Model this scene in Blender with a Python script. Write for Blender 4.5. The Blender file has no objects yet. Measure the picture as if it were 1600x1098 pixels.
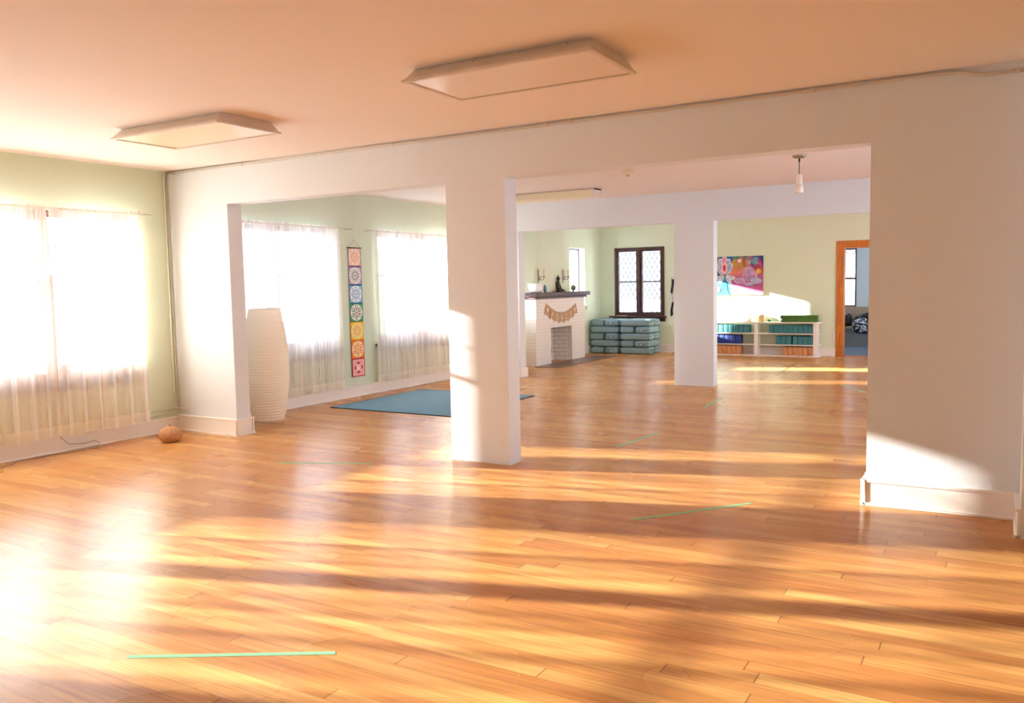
import bpy, bmesh, math, random
from mathutils import Vector, Matrix, noise
R = random.Random(7)
sc = bpy.context.scene
C = sc.collection
PI = math.pi

# ------------------------------------------------------------------ camera
yaw, pitch, roll, fpx = 0.5326, 0.0802, -0.0194, 1301.4
fw = Vector((-math.sin(yaw)*math.cos(pitch), math.cos(yaw)*math.cos(pitch), -math.sin(pitch)))
r0 = fw.cross(Vector((0, 0, 1))).normalized(); u0 = r0.cross(fw)
cr = r0*math.cos(roll)+u0*math.sin(roll); cu = -r0*math.sin(roll)+u0*math.cos(roll)
cd = bpy.data.cameras.new('camera'); cam = bpy.data.objects.new('camera', cd); C.objects.link(cam)
M = Matrix((cr, cu, -fw)).transposed().to_4x4(); M.translation = Vector((7.3027, -5.5947, 1.4295))
cam.matrix_world = M
cd.sensor_width = 36; cd.lens = fpx/1600*36; cd.clip_start = .02; cd.clip_end = 500
sc.camera = cam

# ------------------------------------------------------------------ world, sun, exposure
w = bpy.data.worlds.new('sky'); sc.world = w; w.use_nodes = True
nt = w.node_tree; bgn = nt.nodes['Background']
SKY = 13.5
tc = nt.nodes.new('ShaderNodeTexCoord'); sx = nt.nodes.new('ShaderNodeSeparateXYZ'); rp = nt.nodes.new('ShaderNodeValToRGB')
nt.links.new(tc.outputs['Generated'], sx.inputs[0]); nt.links.new(sx.outputs['Z'], rp.inputs[0]); nt.links.new(rp.outputs[0], bgn.inputs[0])
rp.color_ramp.elements[0].position = 0.0; rp.color_ramp.elements[0].color = (.92, .93, 1, 1)
rp.color_ramp.elements[1].position = .6; rp.color_ramp.elements[1].color = (.62, .74, 1, 1)
# hazy sky, brightest around the low sun (-x), dimmer on the far side
mr = nt.nodes.new('ShaderNodeMapRange'); nt.links.new(sx.outputs['X'], mr.inputs[0])
mr.inputs[1].default_value = -.8; mr.inputs[2].default_value = .1; mr.inputs[3].default_value = SKY; mr.inputs[4].default_value = SKY*.7
m2_ = nt.nodes.new('ShaderNodeMapRange'); nt.links.new(sx.outputs['Y'], m2_.inputs[0])
m2_.inputs[1].default_value = .74; m2_.inputs[2].default_value = .90; m2_.inputs[3].default_value = 1; m2_.inputs[4].default_value = .17
mm_ = nt.nodes.new('ShaderNodeMath'); mm_.operation = 'MULTIPLY'; nt.links.new(mr.outputs[0], mm_.inputs[0]); nt.links.new(m2_.outputs[0], mm_.inputs[1])
nt.links.new(mm_.outputs[0], bgn.inputs[1])
sd = bpy.data.lights.new('sun', 'SUN'); sd.energy = 90; sd.color = (1, .94, .87); sd.angle = math.radians(.75)
so = bpy.data.objects.new('sun', sd); C.objects.link(so)
sdir = Vector((1, .322, -.25)).normalized()
so.rotation_euler = sdir.to_track_quat('-Z', 'Y').to_euler(); so.location = (-20, -7, 8)
sc.view_settings.view_transform = 'Standard'; sc.view_settings.look = 'None'; sc.view_settings.gamma = 1
sc.view_settings.use_curve_mapping = False
sc.view_settings.exposure = -0.1
sc.cycles.max_bounces = 14; sc.cycles.diffuse_bounces = 8; sc.cycles.glossy_bounces = 5; sc.cycles.transparent_max_bounces = 24
sc.cycles.transmission_bounces = 8
sc.cycles.sample_clamp_indirect = 12
sc.cycles.caustics_reflective = True
sc.cycles.use_denoising = True

# ------------------------------------------------------------------ materials
def lin(c):
    if isinstance(c, str):
        c = [int(c[i:i+2], 16)/255 for i in (0, 2, 4)]
    return tuple((x/12.92 if x <= .04045 else ((x+.055)/1.055)**2.4) for x in c)
MATS = {}
def mat(name, col, rough=.6, var=0, vscale=5, bump=0, bscale=60, metal=0, spec=.5, stretch=None, col2=None):
    if name in MATS: return MATS[name]
    m = bpy.data.materials.new(name); m.use_nodes = True; nt = m.node_tree; b = nt.nodes['Principled BSDF']
    c = lin(col); b.inputs['Base Color'].default_value = (*c, 1)
    b.inputs['Roughness'].default_value = rough; b.inputs['Metallic'].default_value = metal
    b.inputs['Specular IOR Level'].default_value = spec
    L = nt.links.new
    if var or col2 or bump:
        tc = nt.nodes.new('ShaderNodeTexCoord'); mp = nt.nodes.new('ShaderNodeMapping'); L(tc.outputs['Object'], mp.inputs[0])
        if stretch: mp.inputs['Scale'].default_value = stretch
    if var or col2:
        n = nt.nodes.new('ShaderNodeTexNoise'); n.inputs['Scale'].default_value = vscale; n.inputs['Detail'].default_value = 5
        L(mp.outputs[0], n.inputs['Vector'])
        rp = nt.nodes.new('ShaderNodeValToRGB'); rp.color_ramp.elements[0].position = .35; rp.color_ramp.elements[1].position = .65
        c2 = lin(col2) if col2 else tuple(x*(1-var) for x in c)
        rp.color_ramp.elements[0].color = (*c2, 1); rp.color_ramp.elements[1].color = (*(c if col2 else tuple(min(1, x*(1+var*.5)) for x in c)), 1)
        L(n.outputs[0], rp.inputs[0]); L(rp.outputs[0], b.inputs['Base Color'])
    if bump:
        n2 = nt.nodes.new('ShaderNodeTexNoise'); n2.inputs['Scale'].default_value = bscale; n2.inputs['Detail'].default_value = 3
        L(mp.outputs[0], n2.inputs['Vector'])
        bp = nt.nodes.new('ShaderNodeBump'); bp.inputs['Strength'].default_value = bump; bp.inputs['Distance'].default_value = .01
        L(n2.outputs[0], bp.inputs['Height']); L(bp.outputs[0], b.inputs['Normal'])
    MATS[name] = m
    return m

def floor_mat():
    m = bpy.data.materials.new('fir_floor'); m.use_nodes = True; nt = m.node_tree; b = nt.nodes['Principled BSDF']; L = nt.links.new
    def N(t, **k):
        n = nt.nodes.new(t)
        for a, v in k.items(): setattr(n, a, v)
        return n
    def math_(op, a, bb=None):
        n = N('ShaderNodeMath', operation=op)
        for i, v in enumerate((a, bb)):
            if v is None: continue
            if isinstance(v, (int, float)): n.inputs[i].default_value = v
            else: L(v, n.inputs[i])
        return n.outputs[0]
    tc = N('ShaderNodeTexCoord'); s = N('ShaderNodeSeparateXYZ'); L(tc.outputs['Object'], s.inputs[0])
    W = .082; Ln = 2.6
    ry = math_('DIVIDE', s.outputs['Y'], W); row = math_('FLOOR', ry); fy = math_('FRACT', ry)
    wn = N('ShaderNodeTexWhiteNoise', noise_dimensions='1D'); L(row, wn.inputs['W'])
    xo = math_('ADD', math_('DIVIDE', s.outputs['X'], Ln), math_('MULTIPLY', wn.outputs['Value'], 17.3))
    col = math_('FLOOR', xo); fx = math_('FRACT', xo)
    cv = N('ShaderNodeCombineXYZ'); L(row, cv.inputs[0]); L(col, cv.inputs[1])
    wn2 = N('ShaderNodeTexWhiteNoise', noise_dimensions='2D'); L(cv.outputs[0], wn2.inputs['Vector'])
    # grain
    mp = N('ShaderNodeMapping'); mp.inputs['Scale'].default_value = (.9, 22, 1)
    ad = N('ShaderNodeVectorMath', operation='ADD'); L(tc.outputs['Object'], ad.inputs[0])
    sc_ = N('ShaderNodeVectorMath', operation='SCALE'); L(wn2.outputs['Color'], sc_.inputs[0]); sc_.inputs['Scale'].default_value = 9
    L(sc_.outputs[0], ad.inputs[1]); L(ad.outputs[0], mp.inputs[0])
    g = N('ShaderNodeTexNoise'); g.inputs['Scale'].default_value = 3; g.inputs['Detail'].default_value = 6; L(mp.outputs[0], g.inputs['Vector'])
    rp = N('ShaderNodeValToRGB'); L(wn2.outputs['Value'], rp.inputs[0])
    e = rp.color_ramp.elements; e[0].position = 0; e[0].color = (*lin(FL[0]), 1); e[1].position = 1; e[1].color = (*lin(FL[2]), 1)
    k = e.new(.45); k.color = (*lin(FL[1]), 1)
    gr = N('ShaderNodeMapRange'); L(g.outputs[0], gr.inputs[0]); gr.inputs[1].default_value = .3; gr.inputs[2].default_value = .7; gr.inputs[3].default_value = .78; gr.inputs[4].default_value = 1.14
    mx = N('ShaderNodeVectorMath', operation='SCALE'); L(rp.outputs[0], mx.inputs[0]); L(gr.outputs[0], mx.inputs['Scale'])
    # joints
    dy = math_('MINIMUM', fy, math_('SUBTRACT', 1, fy)); dx = math_('MINIMUM', fx, math_('SUBTRACT', 1, fx))
    wn3 = N('ShaderNodeTexWhiteNoise', noise_dimensions='1D'); L(math_('ADD', row, .5), wn3.inputs['W'])
    gw = math_('ADD', math_('MULTIPLY', math_('POWER', wn3.outputs['Value'], 3), .016), .006)
    jy = math_('LESS_THAN', dy, gw); jx = math_('LESS_THAN', dx, .0011)
    j = math_('MAXIMUM', jy, jx)
    mix = N('ShaderNodeMix', data_type='RGBA'); L(math_('MULTIPLY', j, .62), mix.inputs['Factor']); L(mx.outputs[0], mix.inputs['A'])
    mix.inputs['B'].default_value = (*lin('5a3015'), 1)
    L(mix.outputs['Result'], b.inputs['Base Color'])
    # roughness, cupped boards
    n3 = N('ShaderNodeTexNoise'); n3.inputs['Scale'].default_value = 1.2; L(tc.outputs['Object'], n3.inputs['Vector'])
    rr = N('ShaderNodeMapRange'); L(n3.outputs[0], rr.inputs[0]); rr.inputs[3].default_value = .22; rr.inputs[4].default_value = .32
    L(rr.outputs[0], b.inputs['Roughness'])
    cup = math_('MULTIPLY', math_('MULTIPLY', fy, math_('SUBTRACT', 1, fy)), -1)
    ht = math_('ADD', math_('ADD', math_('MULTIPLY', cup, 1.6), math_('MULTIPLY', wn3.outputs['Value'], .15)), math_('MULTIPLY', g.outputs[0], .25))
    ht = math_('SUBTRACT', ht, math_('MULTIPLY', j, .25))
    bp = N('ShaderNodeBump'); bp.inputs['Strength'].default_value = .55; bp.inputs['Distance'].default_value = .0012
    L(ht, bp.inputs['Height']); L(bp.outputs[0], b.inputs['Normal'])
    b.inputs['IOR'].default_value = 1.38
    b.inputs['Anisotropic'].default_value = .75      # fine sanding marks along the boards spread the shine across them
    tg_ = N('ShaderNodeCombineXYZ'); tg_.inputs[1].default_value = 1; L(tg_.outputs[0], b.inputs['Tangent'])
    b.inputs['Coat Weight'].default_value = .0; b.inputs['Coat Roughness'].default_value = .14; b.inputs['Coat IOR'].default_value = 1.5
    L(bp.outputs[0], b.inputs['Coat Normal'])
    return m
FL = ('bf8048', 'cc9153', 'dda865')

def brick_mat(name, c1, c2, sc_=9.0, bw=.21, rh=.068, bump=.7):
    m = bpy.data.materials.new(name); m.use_nodes = True; nt = m.node_tree; b = nt.nodes['Principled BSDF']; L = nt.links.new
    tc = nt.nodes.new('ShaderNodeTexCoord'); s = nt.nodes.new('ShaderNodeSeparateXYZ'); L(tc.outputs['Object'], s.inputs[0])
    a = nt.nodes.new('ShaderNodeMath'); a.operation = 'ADD'; L(s.outputs['X'], a.inputs[0]); L(s.outputs['Y'], a.inputs[1])
    cb = nt.nodes.new('ShaderNodeCombineXYZ'); L(a.outputs[0], cb.inputs[0]); L(s.outputs['Z'], cb.inputs[1])
    t = nt.nodes.new('ShaderNodeTexBrick'); L(cb.outputs[0], t.inputs['Vector']); t.inputs['Scale'].default_value = 1
    t.inputs['Brick Width'].default_value = bw; t.inputs['Row Height'].default_value = rh; t.inputs['Mortar Size'].default_value = .006
    t.inputs['Color1'].default_value = (*lin(c1), 1); t.inputs['Color2'].default_value = (*lin(c1), 1); t.inputs['Mortar'].default_value = (*lin(c2), 1)
    L(t.outputs['Color'], b.inputs['Base Color']); b.inputs['Roughness'].default_value = .5
    bp = nt.nodes.new('ShaderNodeBump'); bp.invert = True; bp.inputs['Strength'].default_value = bump; bp.inputs['Distance'].default_value = .008
    L(t.outputs['Fac'], bp.inputs['Height']); L(bp.outputs[0], b.inputs['Normal'])
    return m

def cloth_mat(name, col, tr=.42, tl=.42, mode='sheer'):
    """see-through woven cloth: open weave + light passing through + diffuse thread"""
    m = bpy.data.materials.new(name); m.use_nodes = True; nt = m.node_tree; L = nt.links.new
    for n in list(nt.nodes): nt.nodes.remove(n)
    out = nt.nodes.new('ShaderNodeOutputMaterial')
    d = nt.nodes.new('ShaderNodeBsdfDiffuse'); t = nt.nodes.new('ShaderNodeBsdfTranslucent'); p = nt.nodes.new('ShaderNodeBsdfTransparent')
    c = lin(col); d.inputs[0].default_value = (*c, 1); t.inputs[0].default_value = (*c, 1)
    m1 = nt.nodes.new('ShaderNodeMixShader'); m1.inputs[0].default_value = tl; L(d.outputs[0], m1.inputs[1]); L(t.outputs[0], m1.inputs[2])
    if tr <= 0:
        L(m1.outputs[0], out.inputs[0]); return m
    m2 = nt.nodes.new('ShaderNodeMixShader'); L(m1.outputs[0], m2.inputs[1]); L(p.outputs[0], m2.inputs[2])
    tc = nt.nodes.new('ShaderNodeTexCoord'); s = nt.nodes.new('ShaderNodeSeparateXYZ'); L(tc.outputs['Object'], s.inputs[0])
    # thread slubs + stitched sprigs + deeper hem
    mp = nt.nodes.new('ShaderNodeMapping'); mp.inputs['Scale'].default_value = (1, 60, 4); L(tc.outputs['Object'], mp.inputs[0])
    n = nt.nodes.new('ShaderNodeTexNoise'); n.inputs['Scale'].default_value = 3; L(mp.outputs[0], n.inputs['Vector'])
    r = nt.nodes.new('ShaderNodeMapRange'); L(n.outputs[0], r.inputs[0]); r.inputs[1].default_value = .3; r.inputs[2].default_value = .7
    r.inputs[3].default_value = tr-.04; r.inputs[4].default_value = tr+.04
    v = nt.nodes.new('ShaderNodeTexVoronoi'); v.inputs['Scale'].default_value = 11; L(tc.outputs['Object'], v.inputs['Vector'])
    lt = nt.nodes.new('ShaderNodeMath'); lt.operation = 'GREATER_THAN'; L(v.outputs['Distance'], lt.inputs[0]); lt.inputs[1].default_value = .13
    mr = nt.nodes.new('ShaderNodeMapRange'); L(lt.outputs[0], mr.inputs[0]); mr.inputs[3].default_value = .72; mr.inputs[4].default_value = 1
    hm = nt.nodes.new('ShaderNodeMath'); hm.operation = 'GREATER_THAN'; L(s.outputs['Z'], hm.inputs[0]); hm.inputs[1].default_value = .10
    hr = nt.nodes.new('ShaderNodeMapRange'); L(hm.outputs[0], hr.inputs[0]); hr.inputs[3].default_value = .4; hr.inputs[4].default_value = 1
    a = nt.nodes.new('ShaderNodeMath'); a.operation = 'MULTIPLY'; L(r.outputs[0], a.inputs[0]); L(mr.outputs[0], a.inputs[1])
    gn = nt.nodes.new('ShaderNodeTexNoise'); gn.noise_dimensions = '1D'; gn.inputs['Scale'].default_value = 9; gn.inputs['Detail'].default_value = 2; L(s.outputs['Y'], gn.inputs['W'])
    gr_ = nt.nodes.new('ShaderNodeMapRange'); L(gn.outputs[0], gr_.inputs[0]); gr_.inputs[1].default_value = .35; gr_.inputs[2].default_value = .65; gr_.inputs[3].default_value = .45; gr_.inputs[4].default_value = 1.5
    a0 = nt.nodes.new('ShaderNodeMath'); a0.operation = 'MULTIPLY'; L(a.outputs[0], a0.inputs[0]); L(gr_.outputs[0], a0.inputs[1])      # gathered cloth is denser in places
    a2 = nt.nodes.new('ShaderNodeMath'); a2.operation = 'MULTIPLY'; L(a0.outputs[0], a2.inputs[0]); L(hr.outputs[0], a2.inputs[1])
    lw = nt.nodes.new('ShaderNodeLayerWeight'); lw.inputs[0].default_value = .5      # a weave closes up when seen at a slant
    cs = nt.nodes.new('ShaderNodeMath'); cs.operation = 'SUBTRACT'; cs.inputs[0].default_value = 1; L(lw.outputs['Facing'], cs.inputs[1])
    a3 = nt.nodes.new('ShaderNodeMath'); a3.operation = 'MULTIPLY'; L(a2.outputs[0], a3.inputs[0]); L(cs.outputs[0], a3.inputs[1])
    a4 = nt.nodes.new('ShaderNodeMath'); a4.operation = 'MULTIPLY'; L(a3.outputs[0], a4.inputs[0]); a4.inputs[1].default_value = 1.25
    L(a4.outputs[0], m2.inputs[0]); L(m2.outputs[0], out.inputs[0])
    return m

def glass_mat():
    m = bpy.data.materials.new('window_glass'); m.use_nodes = True; nt = m.node_tree; L = nt.links.new
    for n in list(nt.nodes): nt.nodes.remove(n)
    out = nt.nodes.new('ShaderNodeOutputMaterial'); p = nt.nodes.new('ShaderNodeBsdfTransparent'); g = nt.nodes.new('ShaderNodeBsdfGlossy')
    p.inputs[0].default_value = (.93, .95, .95, 1); g.inputs['Roughness'].default_value = .02
    f = nt.nodes.new('ShaderNodeFresnel'); f.inputs[0].default_value = 1.45
    ge = nt.nodes.new('ShaderNodeNewGeometry'); ms_ = nt.nodes.new('ShaderNodeMath'); ms_.operation = 'SUBTRACT'; ms_.inputs[0].default_value = 1; L(ge.outputs['Backfacing'], ms_.inputs[1])
    mu_ = nt.nodes.new('ShaderNodeMath'); mu_.operation = 'MULTIPLY'; L(f.outputs[0], mu_.inputs[0]); L(ms_.outputs[0], mu_.inputs[1])   # no false inner reflection at the rear face
    mx = nt.nodes.new('ShaderNodeMixShader'); L(mu_.outputs[0], mx.inputs[0]); L(p.outputs[0], mx.inputs[1]); L(g.outputs[0], mx.inputs[2]); L(mx.outputs[0], out.inputs[0])
    return m

M_green = mat('sage_green_paint', 'd9e3cb', .7, bump=.15, bscale=25)
M_grey = mat('pale_grey_paint', 'e0e3e6', .65, bump=.12, bscale=25)
M_ceil = mat('ceiling_paint', 'f0e6de', .75, bump=.15, bscale=12)
M_white = mat('white_trim_paint', 'f2ece6', .4)
M_floor = floor_mat()
M_dark = mat('dark_stained_wood', '4a2a24', .4, var=.25, vscale=6, stretch=(8, 8, 1))
M_glass = glass_mat()
M_sheer = cloth_mat('sheer_cream_cloth', 'fdf7ee', .225, .30)
M_paper = cloth_mat('rice_paper', 'fdf5e6', 0, .3)
M_brick = brick_mat('white_painted_brick', 'efe6e0', 'e3dad3', rh=.058, bump=.35)
M_oak = mat('orange_oak', 'c9772f', .4, var=.3, vscale=6, stretch=(12, 12, 1))
M_metal = mat('grey_painted_conduit', 'dcdacb', .45)
M_black = mat('black_iron', '222020', .5)

# ------------------------------------------------------------------ mesh builder
class MB:
    def __init__(s): s.v = []; s.f = []; s.mi = []; s.sm = []; s.cur = 0
    def add(s, vs, fs, smooth=False):
        o = len(s.v); s.v += [Vector(v) for v in vs]
        for f in fs: s.f.append([i+o for i in f]); s.mi.append(s.cur); s.sm.append(smooth)
        return s
    def box(s, x0, x1, y0, y1, z0, z1, T=None):
        vs = [Vector((x, y, z)) for x in (x0, x1) for y in (y0, y1) for z in (z0, z1)]
        if T is not None: vs = [T @ v for v in vs]
        return s.add(vs, [(0, 1, 3, 2), (4, 6, 7, 5), (0, 4, 5, 1), (2, 3, 7, 6), (0, 2, 6, 4), (1, 5, 7, 3)])
    def rbox(s, x0, x1, y0, y1, z0, z1, r, seg=3, T=None, jit=0):
        bm = bmesh.new(); bmesh.ops.create_cube(bm, size=1)
        for v in bm.verts: v.co = Vector(((x0+x1)/2+v.co.x*(x1-x0), (y0+y1)/2+v.co.y*(y1-y0), (z0+z1)/2+v.co.z*(z1-z0)))
        bmesh.ops.bevel(bm, geom=list(bm.edges), offset=r, segments=seg, profile=.5, affect='EDGES')
        if jit:
            for v in bm.verts: v.co += noise.noise_vector(v.co*6+Vector((jit*10, 0, 0)))*abs(jit)*.01
        vs = [(T @ v.co) if T is not None else v.co.copy() for v in bm.verts]
        s.add(vs, [[v.index for v in f.verts] for f in bm.faces], True); bm.free(); return s
    def lathe(s, prof, c=(0, 0, 0), n=24, smooth=True, fn=None, T=None):
        vs = []; fs = []
        for (r, z) in prof:
            for i in range(n):
                a = 2*PI*i/n; rr = r*(fn(a, z) if fn else 1)
                p = Vector((c[0]+rr*math.cos(a), c[1]+rr*math.sin(a), c[2]+z)); vs.append(T @ p if T is not None else p)
        for k in range(len(prof)-1):
            for i in range(n):
                j = (i+1) % n; fs.append((k*n+i, k*n+j, (k+1)*n+j, (k+1)*n+i))
        if prof[0][0] > 1e-5: fs.append(tuple(range(n))[::-1])
        if prof[-1][0] > 1e-5: fs.append(tuple((len(prof)-1)*n+i for i in range(n)))
        return s.add(vs, fs, smooth)
    def tube(s, pts, r, n=8):
        pts = [Vector(p) for p in pts]; vs = []; fs = []; up = None
        for k, p in enumerate(pts):
            d = (pts[min(k+1, len(pts)-1)]-pts[max(k-1, 0)]).normalized()
            if up is None: up = d.orthogonal().normalized()
            up = (up-d*up.dot(d)).normalized(); sd_ = d.cross(up)
            rr = r[k] if isinstance(r, (list, tuple)) else r
            for i in range(n):
                a = 2*PI*i/n; vs.append(p+(up*math.cos(a)+sd_*math.sin(a))*rr)
        for k in range(len(pts)-1):
            for i in range(n):
                j = (i+1) % n; fs.append((k*n+i, k*n+j, (k+1)*n+j, (k+1)*n+i))
        fs.append(tuple(range(n))[::-1]); fs.append(tuple((len(pts)-1)*n+i for i in range(n)))
        return s.add(vs, fs, True)
    def ell(s, c, rx, ry, rz, n=14, T=None, nz=0, seed=0):
        vs = []; fs = []; m_ = n//2
        for k in range(m_+1):
            ph = PI*k/m_
            for i in range(n):
                a = 2*PI*i/n; p = Vector((math.sin(ph)*math.cos(a), math.sin(ph)*math.sin(a), math.cos(ph)))
                if nz: p *= 1+nz*noise.noise(p*2.2+Vector((seed, 0, 0)))
                p = Vector((p.x*rx, p.y*ry, p.z*rz))
                if T is not None: p = T @ p
                vs.append(Vector(c)+p)
        for k in range(m_):
            for i in range(n):
                j = (i+1) % n; fs.append((k*n+i, (k+1)*n+i, (k+1)*n+j, k*n+j))
        return s.add(vs, fs, True)
    def prism(s, pts, f):
        """pts 2-D outline; f(u, v, side) -> 3-D, side 0/1"""
        n = len(pts); vs = [f(u, v, 0) for u, v in pts]+[f(u, v, 1) for u, v in pts]
        return s.add(vs, [tuple(range(n))[::-1], tuple(range(n, 2*n))]+[(i, (i+1) % n, n+(i+1) % n, n+i) for i in range(n)])
    def build(s, name, m, parent=None, bevel=0, seg=2, world=True):
        """vertices are in world space; when parented they are made local to the parent's location"""
        o0 = parent_loc(parent) if (parent and world) else Vector((0, 0, 0))
        me = bpy.data.meshes.new(name); me.from_pydata([tuple(v-o0) for v in s.v], [], s.f)
        ms = m if isinstance(m, (list, tuple)) else [m]
        for q in ms: me.materials.append(q)
        bm = bmesh.new(); bm.from_mesh(me)
        for f, i, sm in zip(bm.faces, s.mi, s.sm): f.material_index = i; f.smooth = sm
        bmesh.ops.remove_doubles(bm, verts=bm.verts, dist=1e-6)
        bmesh.ops.recalc_face_normals(bm, faces=bm.faces); bm.to_mesh(me); bm.free()
        o = bpy.data.objects.new(name, me); C.objects.link(o)
        if parent: o.parent = parent
        if bevel:
            b = o.modifiers.new('bevel', 'BEVEL'); b.width = bevel; b.segments = seg; b.limit_method = 'ANGLE'; b.angle_limit = .6
        return o
def parent_loc(p):
    l = Vector((0, 0, 0))
    while p: l += p.location; p = p.parent
    return l
def tag(o, label=None, cat=None, group=None, kind=None):
    if label: o['label'] = label
    if cat: o['category'] = cat
    if group: o['group'] = group
    if kind: o['kind'] = kind
    return o
def empty(name, loc, label=None, cat=None, group=None, kind=None):
    o = bpy.data.objects.new(name, None); C.objects.link(o); o.location = loc; o.empty_display_size = .1
    return tag(o, label, cat, group, kind)
def tree_copy(o, parent=None):
    c = o.copy(); C.objects.link(c)
    if parent: c.parent = parent
    for ch in list(o.children): tree_copy(ch, c)
    return c
def struct(name, mb, m, parent=None, bevel=0):
    o = mb.build(name, m, parent, bevel)
    if not parent: o['kind'] = 'structure'
    return o

# ------------------------------------------------------------------ setting: dimensions
H = 2.63
YR = -11.5          # rear wall of the front room
Y1a, Y1b = 0.0, .173
Y2a, Y2b = 5.418, 5.588
Y3a, Y3b = 10.50, 10.68
XR = 9.5
LW = -.24          # outer face of the window wall
def wall(name, axis, p0, p1, u0, u1, holes, m, z1=H):
    """axis 'x': plane x=const with u=y; axis 'y': plane y=const with u=x. p0..p1 thickness."""
    us = sorted({u0, u1, *[h[0] for h in holes], *[h[1] for h in holes]}); zs = sorted({0, z1, *[h[2] for h in holes], *[h[3] for h in holes]})
    us = [u for u in us if u0 <= u <= u1]
    def solid(i, k):
        if i < 0 or k < 0 or i >= len(us)-1 or k >= len(zs)-1: return False
        a = (us[i]+us[i+1])/2; b = (zs[k]+zs[k+1])/2
        return not any(h[0] < a < h[1] and h[2] < b < h[3] for h in holes)
    P = (lambda d, u, z: (d, u, z)) if axis == 'x' else (lambda d, u, z: (u, d, z))
    mb = MB()
    for i in range(len(us)-1):
        for k in range(len(zs)-1):
            if not solid(i, k): continue
            a, b, c, d = us[i], us[i+1], zs[k], zs[k+1]
            mb.add([P(p0, a, c), P(p0, b, c), P(p0, b, d), P(p0, a, d)], [(0, 1, 2, 3)])
            mb.add([P(p1, a, c), P(p1, b, c), P(p1, b, d), P(p1, a, d)], [(3, 2, 1, 0)])
            if not solid(i-1, k): mb.add([P(p0, a, c), P(p1, a, c), P(p1, a, d), P(p0, a, d)], [(0, 1, 2, 3)])
            if not solid(i+1, k): mb.add([P(p0, b, c), P(p1, b, c), P(p1, b, d), P(p0, b, d)], [(3, 2, 1, 0)])
            if not solid(i, k-1): mb.add([P(p0, a, c), P(p1, a, c), P(p1, b, c), P(p0, b, c)], [(0, 1, 2, 3)])
            if not solid(i, k+1): mb.add([P(p0, a, d), P(p1, a, d), P(p1, b, d), P(p0, b, d)], [(3, 2, 1, 0)])
    return struct(name, mb, m)

ZS, ZT = .66, 2.17
WG = [(-2.40, -.44), (-5.35, -3.02), (.52, 2.40), (3.22, 5.0)]   # wide curtained windows
W_R3 = (6.15, 6.90); W_SM = (9.06, 9.76)
fl = MB().box(LW, XR, YR, Y3b, -.12, 0); struct('floor', fl, M_floor)
cl = MB().box(LW, XR, YR-.2, 14.0, H, H+.12); struct('ceiling', cl, M_ceil)
wall('wall_left', 'x', LW, 0, YR, Y3b, [(a, b, ZS, ZT) for a, b in WG]+[(*W_R3, .9, 2.13), (*W_SM, .99, 2.13)], M_green)
wall('wall_middle_front', 'y', Y1a, Y1b, 0, 7.6, [(.859, 3.412, 0, 2.255), (3.968, 6.586, 0, 2.255)], M_grey)
struct('wall_pier', MB().box(7.417, 7.6, -.393, 0, 0, H), M_grey)
struct('wall_front_right', MB().box(7.6, XR, -.393, -.22, 0, H), M_grey)
wall('wall_middle_back', 'y', Y2a, Y2b, 0, 8.0, [(.96, 3.415, 0, 2.226), (3.9625, 6.6, 0, 2.226)], M_grey)
wall('wall_back', 'y', Y3a, Y3b, 0, 8.2, [(.335, 1.415, .735, 2.135), (4.80, 5.62, 0, 1.985)], M_green)
struct('wall_right', MB().box(XR, XR+.2, YR, -.2, 0, H), M_green)
wall('wall_right_inner', 'x', 8.0, 8.2, Y1b, Y3a, [(1.0, 4.8, .7, 2.25), (6.2, 9.9, .7, 2.25)], M_green)  # both openings added to let sky light in from the unseen side
struct('wall_rear', MB().box(LW, XR+.2, YR-.2, YR, 0, H), M_grey)

# baseboards: tall board, small cap, shoe
def baseboard(name, segs, m=M_white, h=.15):
    mb = MB()
    for (x0, y0, x1, y1, nx, ny) in segs:     # line on the wall face, outward normal, extended corners
        def bx(d0, d1, z0, z1):
            xs = sorted((x0+nx*d0, x1+nx*d1)) if nx else (min(x0, x1)-d1*(EX), max(x0, x1)+d1*(EX))
            ys = sorted((y0+ny*d0, y1+ny*d1)) if ny else (min(y0, y1)-d1*(EX), max(y0, y1)+d1*(EX))
            mb.box(xs[0], xs[1], ys[0], ys[1], z0, z1)
        EX = 0
        bx(0, .019, 0, h-.012); bx(0, .026, h-.02, h); bx(0, .030, 0, .018)
    return struct(name, mb, m, bevel=.004)
baseboard('baseboard_left', [(0, YR, 0, 0, 1, 0), (0, Y1b, 0, Y2a, 1, 0), (0, Y2b, 0, 7.0, 1, 0), (0, 8.95, 0, Y3a, 1, 0)])
e = .03
baseboard('baseboard_middle_front', [(0, 0, .859+e, 0, 0, -1), (.859, -e, .859, Y1b+e, 1, 0), (0, Y1b, .859+e, Y1b, 0, 1),
           (6.586-e, 0, 7.417, 0, 0, -1), (6.586, -e, 6.586, Y1b+e, -1, 0), (6.586-e, Y1b, 8.0, Y1b, 0, 1), (7.417, -.393, 7.417, 0, -1, 0)], h=.165)
baseboard('baseboard_middle_back', [(0, Y2a, .96+e, Y2a, 0, -1), (.96, Y2a-e, .96, Y2b+e, 1, 0), (6.6-e, Y2a, 8.0, Y2a, 0, -1)])
baseboard('baseboard_back', [(0, Y3a, 4.69, Y3a, 0, -1), (5.73, Y3a, 8.0, Y3a, 0, -1)])

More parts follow.
